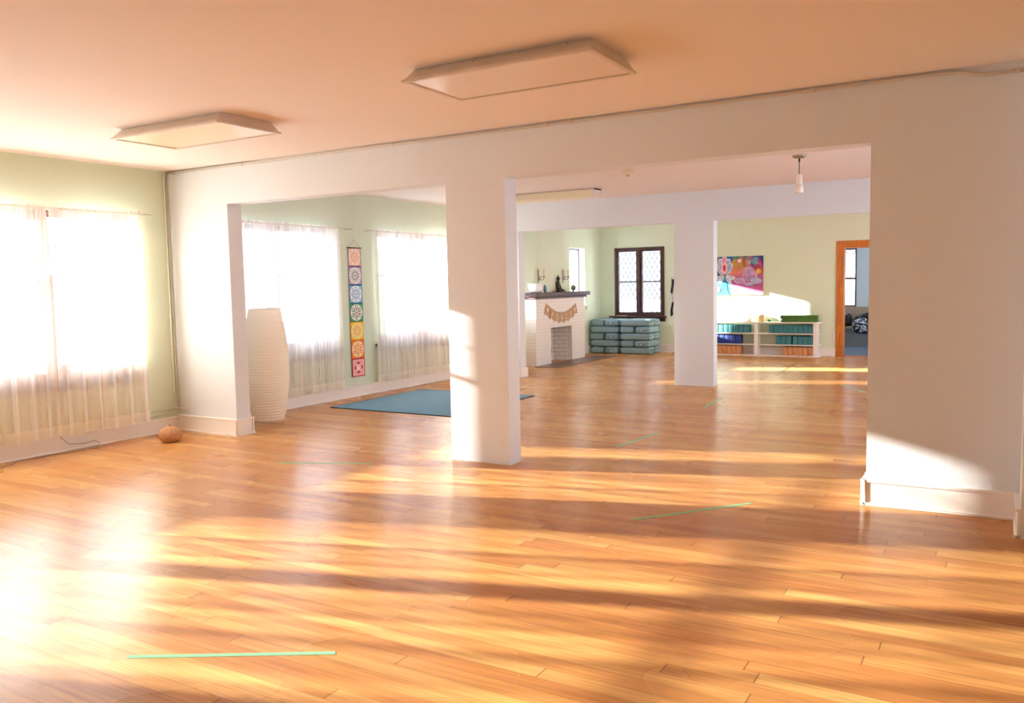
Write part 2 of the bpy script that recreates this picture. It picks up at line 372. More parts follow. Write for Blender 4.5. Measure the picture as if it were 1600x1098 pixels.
# ------------------------------------------------------------------ windows in the left wall
wn = [0]
M_sash = mat('brown_sash_wood', '6b4436', .45, var=.2, vscale=8)
MU = {1: .10, 2: .07}; MC = {1: .09, 2: .09}      # the first window has a broad mullion, a little off centre
def wide_window(y0, y1, z0=ZS, z1=ZT, n=2):
    wn[0] += 1
    root = empty('window_%d' % wn[0], (0, (y0+y1)/2, z0), kind='structure')
    xo, xi = -.17, -.05
    f = MB(); t = .032; mu = MU.get(wn[0], .05); mc = MC.get(wn[0], 0)
    f.box(xo, xi, y0, y0+t, z0, z1).box(xo, xi, y1-t, y1, z0, z1).box(xo, xi, y0, y1, z0, z0+t).box(xo, xi, y0, y1, z1-t, z1)
    ww = (y1-y0)/n
    for k in range(1, n): f.box(xo, xi, y0+ww*k-mu+mc, y0+ww*k+mu+mc, z0+t, z1-t)
    f.build('window_frame', M_sash, root, .003)
    zm = (z0+z1)/2+.17
    for k in range(n):
        a = y0+ww*k+(t if k == 0 else mu+mc); b = y0+ww*(k+1)-(t if k == n-1 else mu-mc)
        for (lo, hi, xx) in ((z0+t, zm+.012, -.10), (zm-.018, z1-t, -.135)):
            s = MB(); q = .025
            ql = .085 if xx > -.12 else .018; qh = q if xx < -.12 else .018
            s.box(xx, xx+.032, a, a+q, lo, hi).box(xx, xx+.032, b-q, b, lo, hi).box(xx, xx+.032, a+q, b-q, lo, lo+ql).box(xx, xx+.032, a+q, b-q, hi-qh, hi)
            if xx < -.12:
                s.box(xx+.005, xx+.026, a+q, b-q, (lo+hi)/2-.008, (lo+hi)/2+.008)
            sa = s.build('sash', M_sash, root, .002)
            MB().box(xx+.012, xx+.016, a+q, b-q, lo+q, hi-q).build('glass_pane', M_glass, sa)
    s = MB().box(-.05, .045, y0-.06, y1+.06, z0-.03, z0+.004).box(0, .02, y0-.03, y1+.03, z0-.11, z0-.03)
    s.build('window_sill', M_dark, root, .004)
    for yy in (y0-.05, y1+.02):
        MB().prism([(0, 0), (.04, 0), (.035, -.02), (.012, -.035), (.008, -.075), (0, -.08)],
                   lambda u, v, sd_, yy=yy: (u+.0201, yy+.03*sd_, z0-.031+v)).build('sill_bracket', M_dark, root)
    return root
for a, b in WG: wide_window(a, b)
def reveal_window(y0, y1, z0, z1):
    wn[0] += 1
    root = empty('window_%d' % wn[0], (0, (y0+y1)/2, z0), kind='structure')
    t = .04
    mlin = MB(); mlin.box(-.2, -.002, y0, y0+.006, z0, z1).box(-.2, -.002, y1-.006, y1, z0, z1).box(-.2, -.002, y0, y1, z1-.006, z1).box(-.2, -.002, y0, y1, z0, z0+.006)
    mlin.build('reveal_lining', M_white, root)
    f = MB(); f.box(-.19, -.13, y0+.006, y0+t, z0+.006, z1-.006).box(-.19, -.13, y1-t, y1-.006, z0+.006, z1-.006).box(-.19, -.13, y0+t, y1-t, z0+.006, z0+t).box(-.19, -.13, y0+t, y1-t, z1-t, z1-.006)
    f.build('window_frame', mat('grey_window_frame', '8a8a90', .5), root, .002)
    MB().box(-.162, -.158, y0+t, y1-t, z0+t, z1-t).build('glass_pane', M_glass, root)
    MB().box(.001, .05, y0-.03, y1+.10, z0-.03, z0).box(.001, .025, y1+.03, y1+.06, z0-.09, z0-.03).build('window_sill', M_white, root, .004)
for a, b in ((1.0, 4.8), (6.2, 9.9)):      # guessed windows, added unseen on the far right to light the inner rooms
    wn[0] += 1; root = empty('window_%d' % wn[0], (8.1, (a+b)/2, .7), kind='structure'); f = MB()
    for k in range(4): yy = a+(b-a-.06)*k/3; f.box(8.07, 8.13, yy, yy+.06, .7, 2.25)
    f.box(8.07, 8.13, a, b, .7, .76).box(8.07, 8.13, a, b, 2.19, 2.25)
    f.build('window_frame', M_white, root, .003)
    MB().box(8.095, 8.10, a+.06, b-.06, .76, 2.19).build('glass_pane', M_glass, root)
reveal_window(*W_R3, .9, 2.13)
reveal_window(*W_SM, .99, 2.13)

# leaded casement window in the back wall
def lead(mb, x0, x1, z0, z1, y, sx=.105, sz=.182, r=.0042):
    # diamond came lattice clipped to the pane
    def seg(p, q):
        mb.tube([(p[0], y, p[1]), (q[0], y, q[1])], r, 5)
    sl = sz/sx; W_ = x1-x0; Hh = z1-z0
    k = -int(Hh/sz)-3
    while k*sz < Hh+W_*sl+sz:
        for sg in (1, -1):
            pts = []
            # v = k*sz + sg*sl*u (sg=-1: start offset)
            c = k*sz
            for u in (0, W_):
                v = c+sg*sl*u
                if 0 <= v <= Hh: pts.append((u, v))
            for v in (0, Hh):
                u = (v-c)/(sg*sl)
                if 0 < u < W_: pts.append((u, v))
            if len(pts) >= 2:
                a, b = pts[0], pts[1]
                if (a[0]-b[0])**2+(a[1]-b[1])**2 > 1e-4: seg((x0+a[0], z0+a[1]), (x0+b[0], z0+b[1]))
        k += 1
M_lead = mat('lead_came', '454044', .5)
wn[0] += 1
wr = empty('window_%d' % wn[0], (.87, Y3a, .735), kind='structure')
X0, X1, Z0, Z1 = .335, 1.415, .735, 2.135
f = MB(); t = .045
f.box(X0, X0+t, Y3a-.02, Y3a+.05, Z0, Z1).box(X1-t, X1, Y3a-.02, Y3a+.05, Z0, Z1).box(X0+t, X1-t, Y3a-.02, Y3a+.05, Z0, Z0+t).box(X0+t, X1-t, Y3a-.02, Y3a+.05, Z1-t, Z1).box(.85, .90, Y3a-.022, Y3a+.05, Z0+t, Z1-t)
f.build('window_frame', M_dark, wr, .004)
for a, b in ((X0+t, .85), (.90, X1-t)):
    s = MB(); q = .038; lo, hi = Z0+t, Z1-t
    s.box(a, a+q, Y3a, Y3a+.035, lo, hi).box(b-q, b, Y3a, Y3a+.035, lo, hi).box(a+q, b-q, Y3a, Y3a+.035, lo, lo+q).box(a+q, b-q, Y3a, Y3a+.035, hi-q, hi)
    sa = s.build('casement', M_dark, wr, .003)
    MB().box(a+q, b-q, Y3a+.018, Y3a+.021, lo+q, hi-q).build('glass_pane', M_glass, sa)
    l = MB(); lead(l, a+q, b-q, lo+q, hi-q, Y3a+.014); l.build('lead_lattice', M_lead, sa)
MB().box(X0-.1, X1+.05, Y3a-.09, Y3a, Z0-.035, Z0).box(X0-.05, X1+.02, Y3a-.02, Y3a, Z0-.11, Z0-.035).build('window_sill', M_dark, wr, .004)
MB().rbox(.872, .888, Y3a-.045, Y3a-.022, 1.40, 1.47, .004).build('casement_latch', M_black, wr)
s = MB(); yo = Y3b-.03
s.box(X0, X0+.04, yo, yo+.02, Z0, Z1).box(X1-.04, X1, yo, yo+.02, Z0, Z1).box(.86, .90, yo, yo+.02, Z0, Z1).box(X0, X1, yo, yo+.02, 1.42, 1.45).box(X0, X1, yo, yo+.02, Z0, Z0+.04).box(X0, X1, yo, yo+.02, Z1-.04, Z1)
s.build('storm_frame', mat('grey_storm_frame', '9a98a6', .5), wr)
s = MB().box(X0, X0+.004, Y3a+.05, yo, Z0, Z1).box(X1-.004, X1, Y3a+.05, yo, Z0, Z1).box(X0, X1, Y3a+.05, yo, Z0, Z0+.004).box(X0, X1, Y3a+.05, yo, Z1-.004, Z1)
s.build('reveal_lining', mat('pinkish_white_paint', 'f0d8cc', .6), wr)

# door casing (orange oak)
d = empty('door_1', (5.2, Y3a, 0), kind='structure')
c = MB().box(4.69, 4.80, Y3a-.02, Y3a, 0, 1.985).box(5.62, 5.73, Y3a-.02, Y3a, 0, 1.985).box(4.69, 5.73, Y3a-.022, Y3a, 1.985, 2.10)
c.build('door_casing', M_oak, d, .004)
c = MB().box(4.80, 4.818, Y3a-.018, Y3b, 0, 1.967).box(5.602, 5.62, Y3a-.018, Y3b, 0, 1.967).box(4.80, 5.62, Y3a-.018, Y3b, 1.967, 1.985)
c.build('door_jamb', M_oak, d)
MB().box(4.80, 5.62, Y3a-.01, Y3b+.02, 0, .008).build('door_threshold', M_oak, d)

# ------------------------------------------------------------------ room beyond the doorway
M_bluegrey = mat('blue_grey_paint', 'd3dadc', .7)
struct('floor_beyond', MB().box(3.4, 7.2, Y3b, 13.7, -.12, .004), mat('blue_grey_carpet', '6d7889', .95, var=.3, vscale=60))
wall('wall_beyond', 'y', 13.5, 13.7, 3.4, 7.2, [(3.85, 4.61, .82, 2.07)], M_bluegrey)
struct('wall_beyond_left', MB().box(3.2, 3.4, Y3b, 13.7, 0, H), M_bluegrey)
wall('wall_beyond_right', 'x', 7.2, 7.4, Y3b, 13.7, [(11.2, 13.2, .8, 2.2)], M_bluegrey)  # out-of-view opening added to brighten the room beyond
wn[0] += 1
wb = empty('window_%d' % wn[0], (4.23, 13.5, .82), kind='structure')
f = MB(); a, b = 3.85, 4.61
f.box(a, a+.03, 13.5, 13.56, .82, 2.07).box(b-.03, b, 13.5, 13.56, .82, 2.07).box(a, b, 13.5, 13.56, 2.03, 2.07).box(a, b, 13.5, 13.56, 1.40, 1.44).box(a, b, 13.5, 13.56, .82, .85)
f.build('window_frame', M_dark, wb, .003)
MB().box(a+.03, b-.03, 13.53, 13.533, .85, 2.03).build('glass_pane', M_glass, wb)
l = MB(); lead(l, a+.03, b-.03, 1.44, 2.03, 13.522, .12, .2); l.build('lead_lattice', M_lead, wb)
bn = empty('built_in_bench', (5.2, 13.25, .004), 'low bench with tan board backrest seen through the orange doorway', 'bench')
MB().box(3.42, 7.18, 13.47, 13.498, .405, .815).build('back_board', mat('tan_board', 'b09a84', .7), bn)
MB().box(3.42, 7.18, 13.05, 13.47, .37, .405).build('seat', mat('pale_bench_wood', 'b89c7c', .5), bn, .006)
MB().box(3.42, 7.18, 13.12, 13.15, .004, .37).build('bench_front', mat('grey_bench_paint', '8d8a88', .7), bn)
def bag(name, x0, x1, y, z0, h, m, label, seed):
    mb = MB()
    mb.ell(((x0+x1)/2, y, z0+h*.5), (x1-x0)/2, .14, h*.52, 22, nz=.35, seed=seed)
    for v in mb.v:
        if v.z < z0+.001: v.z = z0+.001
        v += noise.noise_vector(v*9+Vector((seed, 0, 0)))*.018
        if v.z < z0: v.z = z0
    o = mb.build(name, m); tag(o, label, 'bag')
    return o
M_bag = mat('black_nylon', '1d1d22', .6, var=.3, vscale=12)
bag('black_bag', 4.33, 4.56, 13.26, .406, .27, M_bag, 'black bag slumped at the left on the bench beyond the doorway', 3)
bag('black_jacket', 4.62, 5.02, 13.27, .409, .27, M_bag, 'black jacket heaped behind the patterned bag on the bench', 8)['category'] = 'jacket'
pm = bpy.data.materials.new('black_white_print'); pm.use_nodes = True; nt = pm.node_tree
v = nt.nodes.new('ShaderNodeTexNoise'); v.inputs['Scale'].default_value = 7; v.inputs['Detail'].default_value = 1
rp = nt.nodes.new('ShaderNodeValToRGB'); rp.color_ramp.interpolation = 'CONSTANT'
rp.color_ramp.elements[0].color = (.012, .012, .018, 1); rp.color_ramp.elements[1].position = .52; rp.color_ramp.elements[1].color = (.6, .62, .68, 1)
nt.links.new(v.outputs[0], rp.inputs[0]); nt.links.new(rp.outputs[0], nt.nodes['Principled BSDF'].inputs['Base Color'])
mb = MB(); mb.ell((4.81, 12.90, .43), .19, .12, .165, 22, nz=.25, seed=4)
tag(mb.build('patterned_bag', pm), 'black and white patterned bag hanging over the bench edge', 'bag')

# ------------------------------------------------------------------ outside
struct('ground', MB().box(-60, 60, -60, 90, -.9, -.7), mat('snowy_ground', 'c9cbd4', .9, var=.15, vscale=1))
M_shrub = mat('snow_dusted_twigs', 'b9b3bd', .9, col2='e8e8f2', vscale=4)
for i, (x, y, r_, lb) in enumerate(((-1.5, 16.5, .85, 'snow dusted bush outside the leaded window, at left'), (.4, 18.5, 1.3, 'snow dusted bush outside the leaded window, at right'), (3.4, 21, 1.5, 'snow dusted bush outside the window beyond the doorway'))):
    mb = MB(); mb.ell((x, y, -.7+r_*.8), r_, r_, r_*.95, 40, nz=.5, seed=i*5)
    for v in mb.v:
        v += noise.noise_vector(v*3)*.16
        v.z = max(v.z, -.7)
    tag(mb.build('shrub', M_shrub), lb, 'bush')

mb = MB(); mb.ell((-4, 7.86, .95), .30, .25, 1.68, 26, nz=.12, seed=9)
for v in mb.v: v += noise.noise_vector(v*9)*.07
tag(mb.build('evergreen_shrub', mat('dark_evergreen', '47573c', .9)), 'narrow evergreen shrub outside the small window by the fireplace', 'shrub')
o = empty('sun_blocking_house', (-26, -6.4, -.7), 'narrow pale house added out of view to block sun from the middle room', 'house')  # unseen house shape added to keep sun off the middle room windows
MB().box(-28, -25, -8.2, -4.52, -.7, 9.8).build('wall', mat('pale_siding', 'dfe0e2', .8), o)
MB().prism([(-28.2, 9.8), (-24.8, 9.8), (-26.5, 11.2)], lambda u, v, s_: (u, -8.3+3.88*s_, v)).build('roof', mat('snowy_roof', 'd8dae2', .9), o)
for zz_ in (1.2, 4.4):
    for yy_ in (-7.6, -6.1): MB().box(-25.02, -24.97, yy_, yy_+.9, zz_, zz_+1.4).build('window', mat('dark_window', '4a5260', .2), o)

# ------------------------------------------------------------------ curtains
def curtain(y0, y1, label, folds=9, zt=2.20, zb=.155, seed=1, lean=0.0):
    rr = random.Random(seed); n = folds*14; m_ = 34
    root = empty('sheer_curtain', (.10, (y0+y1)/2, zb), label, 'curtain', 'sheer cream curtains along the window wall')
    ph = [rr.uniform(-.8, .8) for _ in range(folds+2)]; am = [rr.uniform(.55, 1.2) for _ in range(folds+2)]
    mb = MB(); vs = []; fs = []
    for k in range(m_+1):
        tz = k/m_; z = zb+(zt-zb)*tz
        for i in range(n+1):
            u = i/n; g = u*folds; gi = int(min(g, folds-1)); gf = g-gi
            a = am[gi]*(1-gf)+am[gi+1]*gf; p = ph[gi]*(1-gf)+ph[gi+1]*gf
            A = (.014+.026*(1-tz)**.7)*a
            if tz > .97: A *= .6
            xx = .092+A*math.sin(2*PI*g+p)+.006*math.sin(2*PI*g*3.3+p*2)*(1 if tz < .9 else 1.4)
            yy = y0+(y1-y0)*u+.010*math.sin(2*PI*g*2+p)*(1-tz)+lean*(1-tz)**2*(1-u)
            zz = z+(.010*math.sin(g*2.1+seed)+.006*math.sin(g*5))*(1-tz)*(1 if tz < .1 else 0)+.004*math.sin(g*9)*(tz > .985)
            vs.append((xx, yy, zz))
    for k in range(m_):
        for i in range(n):
            q = k*(n+1)+i; fs.append((q, q+1, q+n+2, q+n+1))
    mb.add(vs, fs, True); mb.build('curtain_cloth', M_sheer, root)
    # rod pocket
    mb = MB(); vs = []; fs = []
    for k in range(5):
        for i in range(n+1):
            u = i/n; vs.append((.092+.011*math.cos(PI*k/4)+.004*math.sin(i*1.1)+.004, y0+(y1-y0)*u, zt-.035+.012*math.sin(PI*k/4)*2-.01+.003*math.sin(i*.9)))
    for k in range(4):
        for i in range(n):
            q = k*(n+1)+i; fs.append((q, q+1, q+n+2, q+n+1))
    mb.add(vs, fs, True); mb.build('rod_pocket', M_sheer, root)
    return root
def rod(y0, y1, label):
    o = empty('curtain_rod', (.096, (y0+y1)/2, 2.165), label, 'curtain rod', 'thin curtain rods')
    MB().tube([(.096, y0, 2.175), (.096, y1, 2.175)], .005, 8).build('rod', M_metal, o)
    for yy in (y0+.02, y1-.02):
        MB().tube([(.001, yy, 2.175), (.096, yy, 2.175)], .004, 6).build('rod_bracket', M_metal, o)
curtain(-1.292, -.37, 'sheer cream curtain panel beside the front corner, right of the dark gap', 6, seed=3, lean=-.0)
curtain(-2.50, -1.318, 'sheer cream curtain panel cut by the left edge of the photo', 8, seed=5)
rod(-2.52, -.27, 'thin rod over the front room window nearest the corner')
for i, (a, b, lb) in enumerate(((-3.93, -3.0, 'sheer curtain on second window of the front room, right panel'), (-5.42, -4.0, 'sheer curtain on second window of the front room, left panel'))):
    curtain(a, b, lb, 6, seed=20+i)
rod(-5.45, -2.95, 'thin rod over the second window of the front room')
curtain(1.42, 2.415, 'sheer cream curtain panel just left of the chakra hanging', 8, seed=8)
curtain(.42, 1.40, 'sheer cream curtain panel behind the paper lamp', 8, seed=9)
rod(.40, 2.66, 'thin rod over the window left of the chakra hanging')
curtain(3.085, 4.02, 'sheer cream curtain panel just right of the chakra hanging', 8, seed=12)
curtain(4.04, 5.08, 'sheer cream curtain panel beside the centre pillar in the middle room', 8, seed=14)
rod(2.99, 5.12, 'thin rod over the window right of the chakra hanging')

# ------------------------------------------------------------------ ceiling lights
M_enamel = mat('aged_white_enamel', 'e0d4c6', .45, var=.06, vscale=8)
M_diff = mat('cream_diffuser', 'f3e9c8', .35)
M_diff2 = mat('white_diffuser', 'efe3d8', .3)
def troffer(cx, cy, md, label, rz=0, L_=1.10, W_=.53):
    o = empty('ceiling_light', (cx, cy, H), label, 'ceiling light', 'boxy fluorescent ceiling lights')
    zt, zb = H-.001, H-.070
    t_ = (L_/2-.01, W_/2-.045); b_ = (L_/2+.02, W_/2+.02)
    mb = MB(); vs = [(cx+sx*t_[0], cy+sy*t_[1], zt) for sx, sy in ((-1, -1), (1, -1), (1, 1), (-1, 1))]+[(cx+sx*b_[0], cy+sy*b_[1], zb) for sx, sy in ((-1, -1), (1, -1), (1, 1), (-1, 1))]
    mb.add(vs, [(0, 1, 5, 4), (1, 2, 6, 5), (2, 3, 7, 6), (3, 0, 4, 7), (0, 3, 2, 1)])
    mb.build('housing', M_enamel, o)
    fr = MB(); q = .022; x0, x1, y0, y1 = cx-b_[0], cx+b_[0], cy-b_[1], cy+b_[1]
    fr.box(x0-.006, x1+.006, y0-.006, y0+q, zb-.010, zb+.006).box(x0-.006, x1+.006, y1-q, y1+.006, zb-.010, zb+.006).box(x0-.006, x0+q, y0+q, y1-q, zb-.010, zb+.006).box(x1-q, x1+.006, y0+q, y1-q, zb-.010, zb+.006)
    fr.build('rim', M_enamel, o, .003)
    MB().box(x0+q, x1-q, y0+q, y1-q, zb-.004, zb).build('diffuser', md, o)
    for k in range(4):
        MB().ell((x0+.15+k*(x1-x0-.3)/3, cy-W_/2+.034, zb+.055), .004, .004, .004, 8).build('screw', M_black, o)
    return o
troffer(2.18, -1.41, M_diff, 'boxy ceiling light with yellowish diffuser, nearest the front windows')
troffer(4.99, -1.55, M_diff2, 'boxy ceiling light with white diffuser, largest in the photo')
# ribbed wrap-around light in the middle room
o = empty('ceiling_light', (2.2, 4.24, H), 'ribbed wraparound ceiling light in the middle room, beside the centre pillar', 'ceiling light')
mb = MB(); n = 60; x0, x1, y0, y1, zb = 1.60, 2.82, 4.12, 4.36, H-.088
mb.box(x0, x1, y0+.02, y1-.02, H-.02, H-.001); mb.build('housing', M_enamel, o)
mb = MB().box(x0+.01, x1-.01, y0, y1, zb, H-.02)
for k in range(n): xx = x0+.02+(x1-x0-.04)*k/n; mb.box(xx, xx+.010, y0-.003, y1+.003, zb-.005, zb+.02)
mb.build('ribbed_lens', M_diff, o)
for xx in (x0, x1-.012): MB().box(xx, xx+.012, y0-.004, y1+.004, zb-.004, H-.001).build('end_cap', M_enamel, o, .003)

# pendant
px_, py_ = 5.559, 2.963
o = empty('pendant_lamp', (px_, py_, H), 'white cylinder pendant lamp hanging from the middle room ceiling', 'pendant lamp')
MB().lathe([(0, -.028), (.045, -.026), (.062, -.016), (.068, -.004), (.068, -.001)], (px_, py_, H), 24).build('canopy', mat('brushed_nickel', 'a89a88', .35, metal=.7), o)
MB().tube([(px_, py_, H-.02), (px_, py_, H-.06)], .009).tube([(px_, py_, H-.05), (px_, py_, H-.185)], .004).build('stem', M_black, o)
MB().lathe([(0, -.18), (.020, -.182), (.027, -.19), (.031, -.275), (.031, -.277)], (px_, py_, H), 24).build('socket_cup', mat('white_lamp_enamel', 'efe3d4', .35), o)
MB().lathe([(.030, -.277), (.038, -.279), (.040, -.36), (.036, -.362), (.034, -.285)], (px_, py_, H), 24).build('lamp_shade', mat('white_lamp_enamel', 'efe3d4', .35), o)
MB().ell((px_, py_, H-.345), .024, .024, .025).build('bulb', mat('frosted_bulb', 'f0ece2', .3), o)
# smoke detector
o = empty('smoke_detector', (3.774, 2.935, H), 'cream round smoke detector on the middle room ceiling', 'smoke detector')
MB().lathe([(.03, -.048), (.034, -.046), (.038, -.030), (.058, -.026), (.064, -.012), (.064, -.001)], (3.774, 2.935, H), 24).build('body', mat('cream_plastic', 'e9d3b4', .4), o)
MB().lathe([(0, -.056), (.014, -.054), (.016, -.048)], (3.774, 2.935, H), 12).build('sensor', mat('brown_plastic', '5b4535', .5), o)

# ------------------------------------------------------------------ conduits and cables
def pipe(name, paths, r, m, label, cat, clips=()):
    o = empty(name, paths[0][0], label, cat)
    mb = MB()
    for p in paths: mb.tube(p, r)
    mb.build('pipe', m, o)
    for (x, y, z) in clips: MB().rbox(x-.012, x+.012, y-.014, y+.014, z-.014, z+.014, .004).build('clip', m, o)
zc = H-.020
M_pipe = mat('conduit_paint', 'cbc2b4', .45)
pipe('surface_conduit', [[(.03, -.014, zc), (3.5, -.014, zc-.002), (6.95, -.014, zc), (7.06, -.014, zc-.006), (7.13, -.014, zc-.028), (7.18, -.014, zc-.036), (7.41, -.014, zc-.036)]], .011, M_pipe,
     'thin painted conduit along top of the wide grey beam', 'conduit', [(x, -.014, zc) for x in (.12, 1.1, 2.9, 4.35, 4.55, 6.25)]+[(7.35, -.014, zc-.036)])
pipe('corner_pipe', [[(.02, -.014, zc-.01), (.014, -.05, zc-.05), (.014, -.05, .30), (.014, -.06, .24), (.014, -.12, .19), (.014, -.34, .175)]], .008, M_metal,
     'painted vertical pipe in the front corner, farther from the grey wall', 'pipe', [(.014, -.05, 1.7), (.014, -.05, .9)])
pipe('corner_pipe', [[(.014, -.02, zc-.03), (.014, -.02, .30), (.014, -.03, .26), (.014, -.08, .225), (.014, -.36, .22)]], .007, M_metal,
     'painted vertical pipe in the front corner, tight against the grey wall', 'pipe')
pipe('wall_pipe', [[(.022, -.30, .235), (.022, -.05, .235), (.13, -.016, .235)]], .007, M_metal, 'short pipe with fitting crossing the front corner above the baseboard', 'pipe', [(.13, -.018, .235)])
pipe('floor_cable', [[(.03, -1.30, .30), (.05, -1.29, .14), (.05, -1.22, .07), (.06, -1.08, .05), (.05, -.98, .06), (.045, -.92, .035), (.06, -.95, .006), (.08, -1.3, .006), (.07, -1.7, .006), (.16, -1.78, .006), (.22, -1.9, .006)]], .0028,
     mat('brown_cable', '8d7a6c', .6), 'thin dark cable dangling under the front curtains to the floor', 'cable')
pipe('floor_cable', [[(.09, -1.35, .006), (.11, -1.2, .007), (.10, -1.05, .006), (.13, -.96, .006)]], .004, mat('clear_cable', 'cdbba6', .3), 'short pale cable lying along the baseboard under the front curtains', 'cable')
# outlet
o = empty('wall_outlet', (4.637, Y3a, .37), 'small white wall outlet between the shelf and the oak doorway', 'outlet')
MB().rbox(4.60, 4.67, Y3a-.008, Y3a-.0005, .32, .43, .003).build('cover_plate', M_white, o)
for z in (.35, .40): MB().rbox(4.622, 4.648, Y3a-.011, Y3a-.008, z-.013, z+.013, .003).build('socket', mat('grey_socket', 'bcb6ae', .5), o)

# ------------------------------------------------------------------ paper floor lamps
def paper_lamp(x, y, label):
    o = empty('paper_floor_lamp', (x, y, 0), label, 'floor lamp', 'white paper floor lamps')
    zb, zt = .04, 1.225; n = 40; prof = []; N_ = 156
    for k in range(N_+1):
        t = k/N_; r = .155-.002*t+.075*math.sin(PI*(t*.98+.01))**.8
        r += .006*abs(math.sin(PI*k/4))
        prof.append((r, zb+(zt-zb)*t))
    mb = MB(); vs = []; fs = []
    for r, z in prof:
        for i in range(n): a = 2*PI*i/n; vs.append((x+r*math.cos(a), y+r*math.sin(a), z))
    for k in range(N_):
        for i in range(n): j = (i+1) % n; fs.append((k*n+i, k*n+j, (k+1)*n+j, (k+1)*n+i))
    mb.add(vs, fs, True); mb.build('lamp_shade', M_paper, o)
    for z, r in ((zb, .156), (zt, .156)):
        MB().tube([(x+r*math.cos(2*PI*i/30), y+r*math.sin(2*PI*i/30), z) for i in range(31)], .003, 6).build('wire_ring', M_white, o)
    for k in range(4):
        a = PI/4+k*PI/2; MB().tube([(x+.15*math.cos(a), y+.15*math.sin(a), zb), (x+.14*math.cos(a), y+.14*math.sin(a), .0)], .003, 6).build('foot', M_metal, o)
    MB().tube([(x, y, .002), (x, y, .5)], .008).box(x-.15, x+.15, y-.006, y+.006, zb-.004, zb+.004).build('pole', M_metal, o)
    MB().ell((x, y, .56), .03, .03, .045).build('bulb', mat('frosted_bulb', 'f0ece2', .3), o)
paper_lamp(.545, .703, 'tall white paper floor lamp by the curtain, behind the front wall end')
paper_lamp(.33, 6.25, 'tall white paper floor lamp in the far room, mostly hidden by the centre pillar')

# ------------------------------------------------------------------ chakra hanging
def art_mat(c, k=''): return mat('paint_'+c+k, c, .75, var=0 if k else .22, vscale=14)
class Art:
    """flat artwork: outlines stacked on one cloth, u to the right, v up, in metres"""
    def __init__(s, f, w_=9, h_=9): s.b = (w_, h_); s.f = f; s.mb = MB(); s.mats = []; s.k = 0
    def poly(s, pts, c):
        for ax, lim, sg in ((0, 0, 1), (1, 0, 1), (0, s.b[0], -1), (1, s.b[1], -1)):      # keep the outline on the cloth
            new = []
            for i in range(len(pts)):
                p, q = pts[i], pts[(i+1) % len(pts)]; dp, dq = sg*(p[ax]-lim), sg*(q[ax]-lim)
                if dp >= 0: new.append(p)
                if dp*dq < 0:
                    t = dp/(dp-dq); new.append((p[0]+(q[0]-p[0])*t, p[1]+(q[1]-p[1])*t))
            pts = new
            if len(pts) < 3: return
        if c not in s.mats: s.mats.append(c)
        s.mb.cur = s.mats.index(c); s.k += 1
        z = s.k*.00006
        s.mb.add([s.f(u, v, z) for u, v in pts], [tuple(range(len(pts)))])
    def circ(s, u, v, ru, rv, c, n=20, rot=0):
        cr_, sr = math.cos(rot), math.sin(rot)
        s.poly([(u+ru*math.cos(2*PI*i/n)*cr_-rv*math.sin(2*PI*i/n)*sr, v+ru*math.cos(2*PI*i/n)*sr+rv*math.sin(2*PI*i/n)*cr_) for i in range(n)], c)
    def rect(s, u0, u1, v0, v1, c): s.poly([(u0, v0), (u1, v0), (u1, v1), (u0, v1)], c)
    def build(s, name, parent, k=''): return s.mb.build(name, [art_mat(c, k) for c in s.mats], parent)
ty0, ty1, tz0, tz1 = 2.655, 2.905, .262, 1.945
o = empty('chakra_wall_hanging', (.01, (ty0+ty1)/2, tz0), 'long narrow cloth hanging of seven rainbow mandala squares', 'wall hanging')
pw = ty1-ty0; ph_ = (tz1-tz0)/7; hang_skew = .05
MB().box(.008, .011, ty0, ty1, tz0, tz1).build('cloth', mat('banner_cloth', 'e8dcc8', .8), o)
cols = [('f3cdb6', 'a5667f', 'fbeadb', 'f0a060'), ('c7b2cf', '54407a', 'f8f4f2', '4a4a6c'), ('86cbe8', '1f6fa6', 'f4f8f8', '3f9ed6'), ('3fb687', '0b7548', 'f6eee4', '0f8a58'),
        ('ffcf18', 'f0a800', 'fff0a8', 'f49a10'), ('ff8636', 'd8501f', 'ffe6ae', 'f8641a'), ('fba79a', 'b02a48', 'fde0d8', 'e62c4c')]
A = Art(lambda u, v, z: (.0113+z, ty0+u, tz0+v))
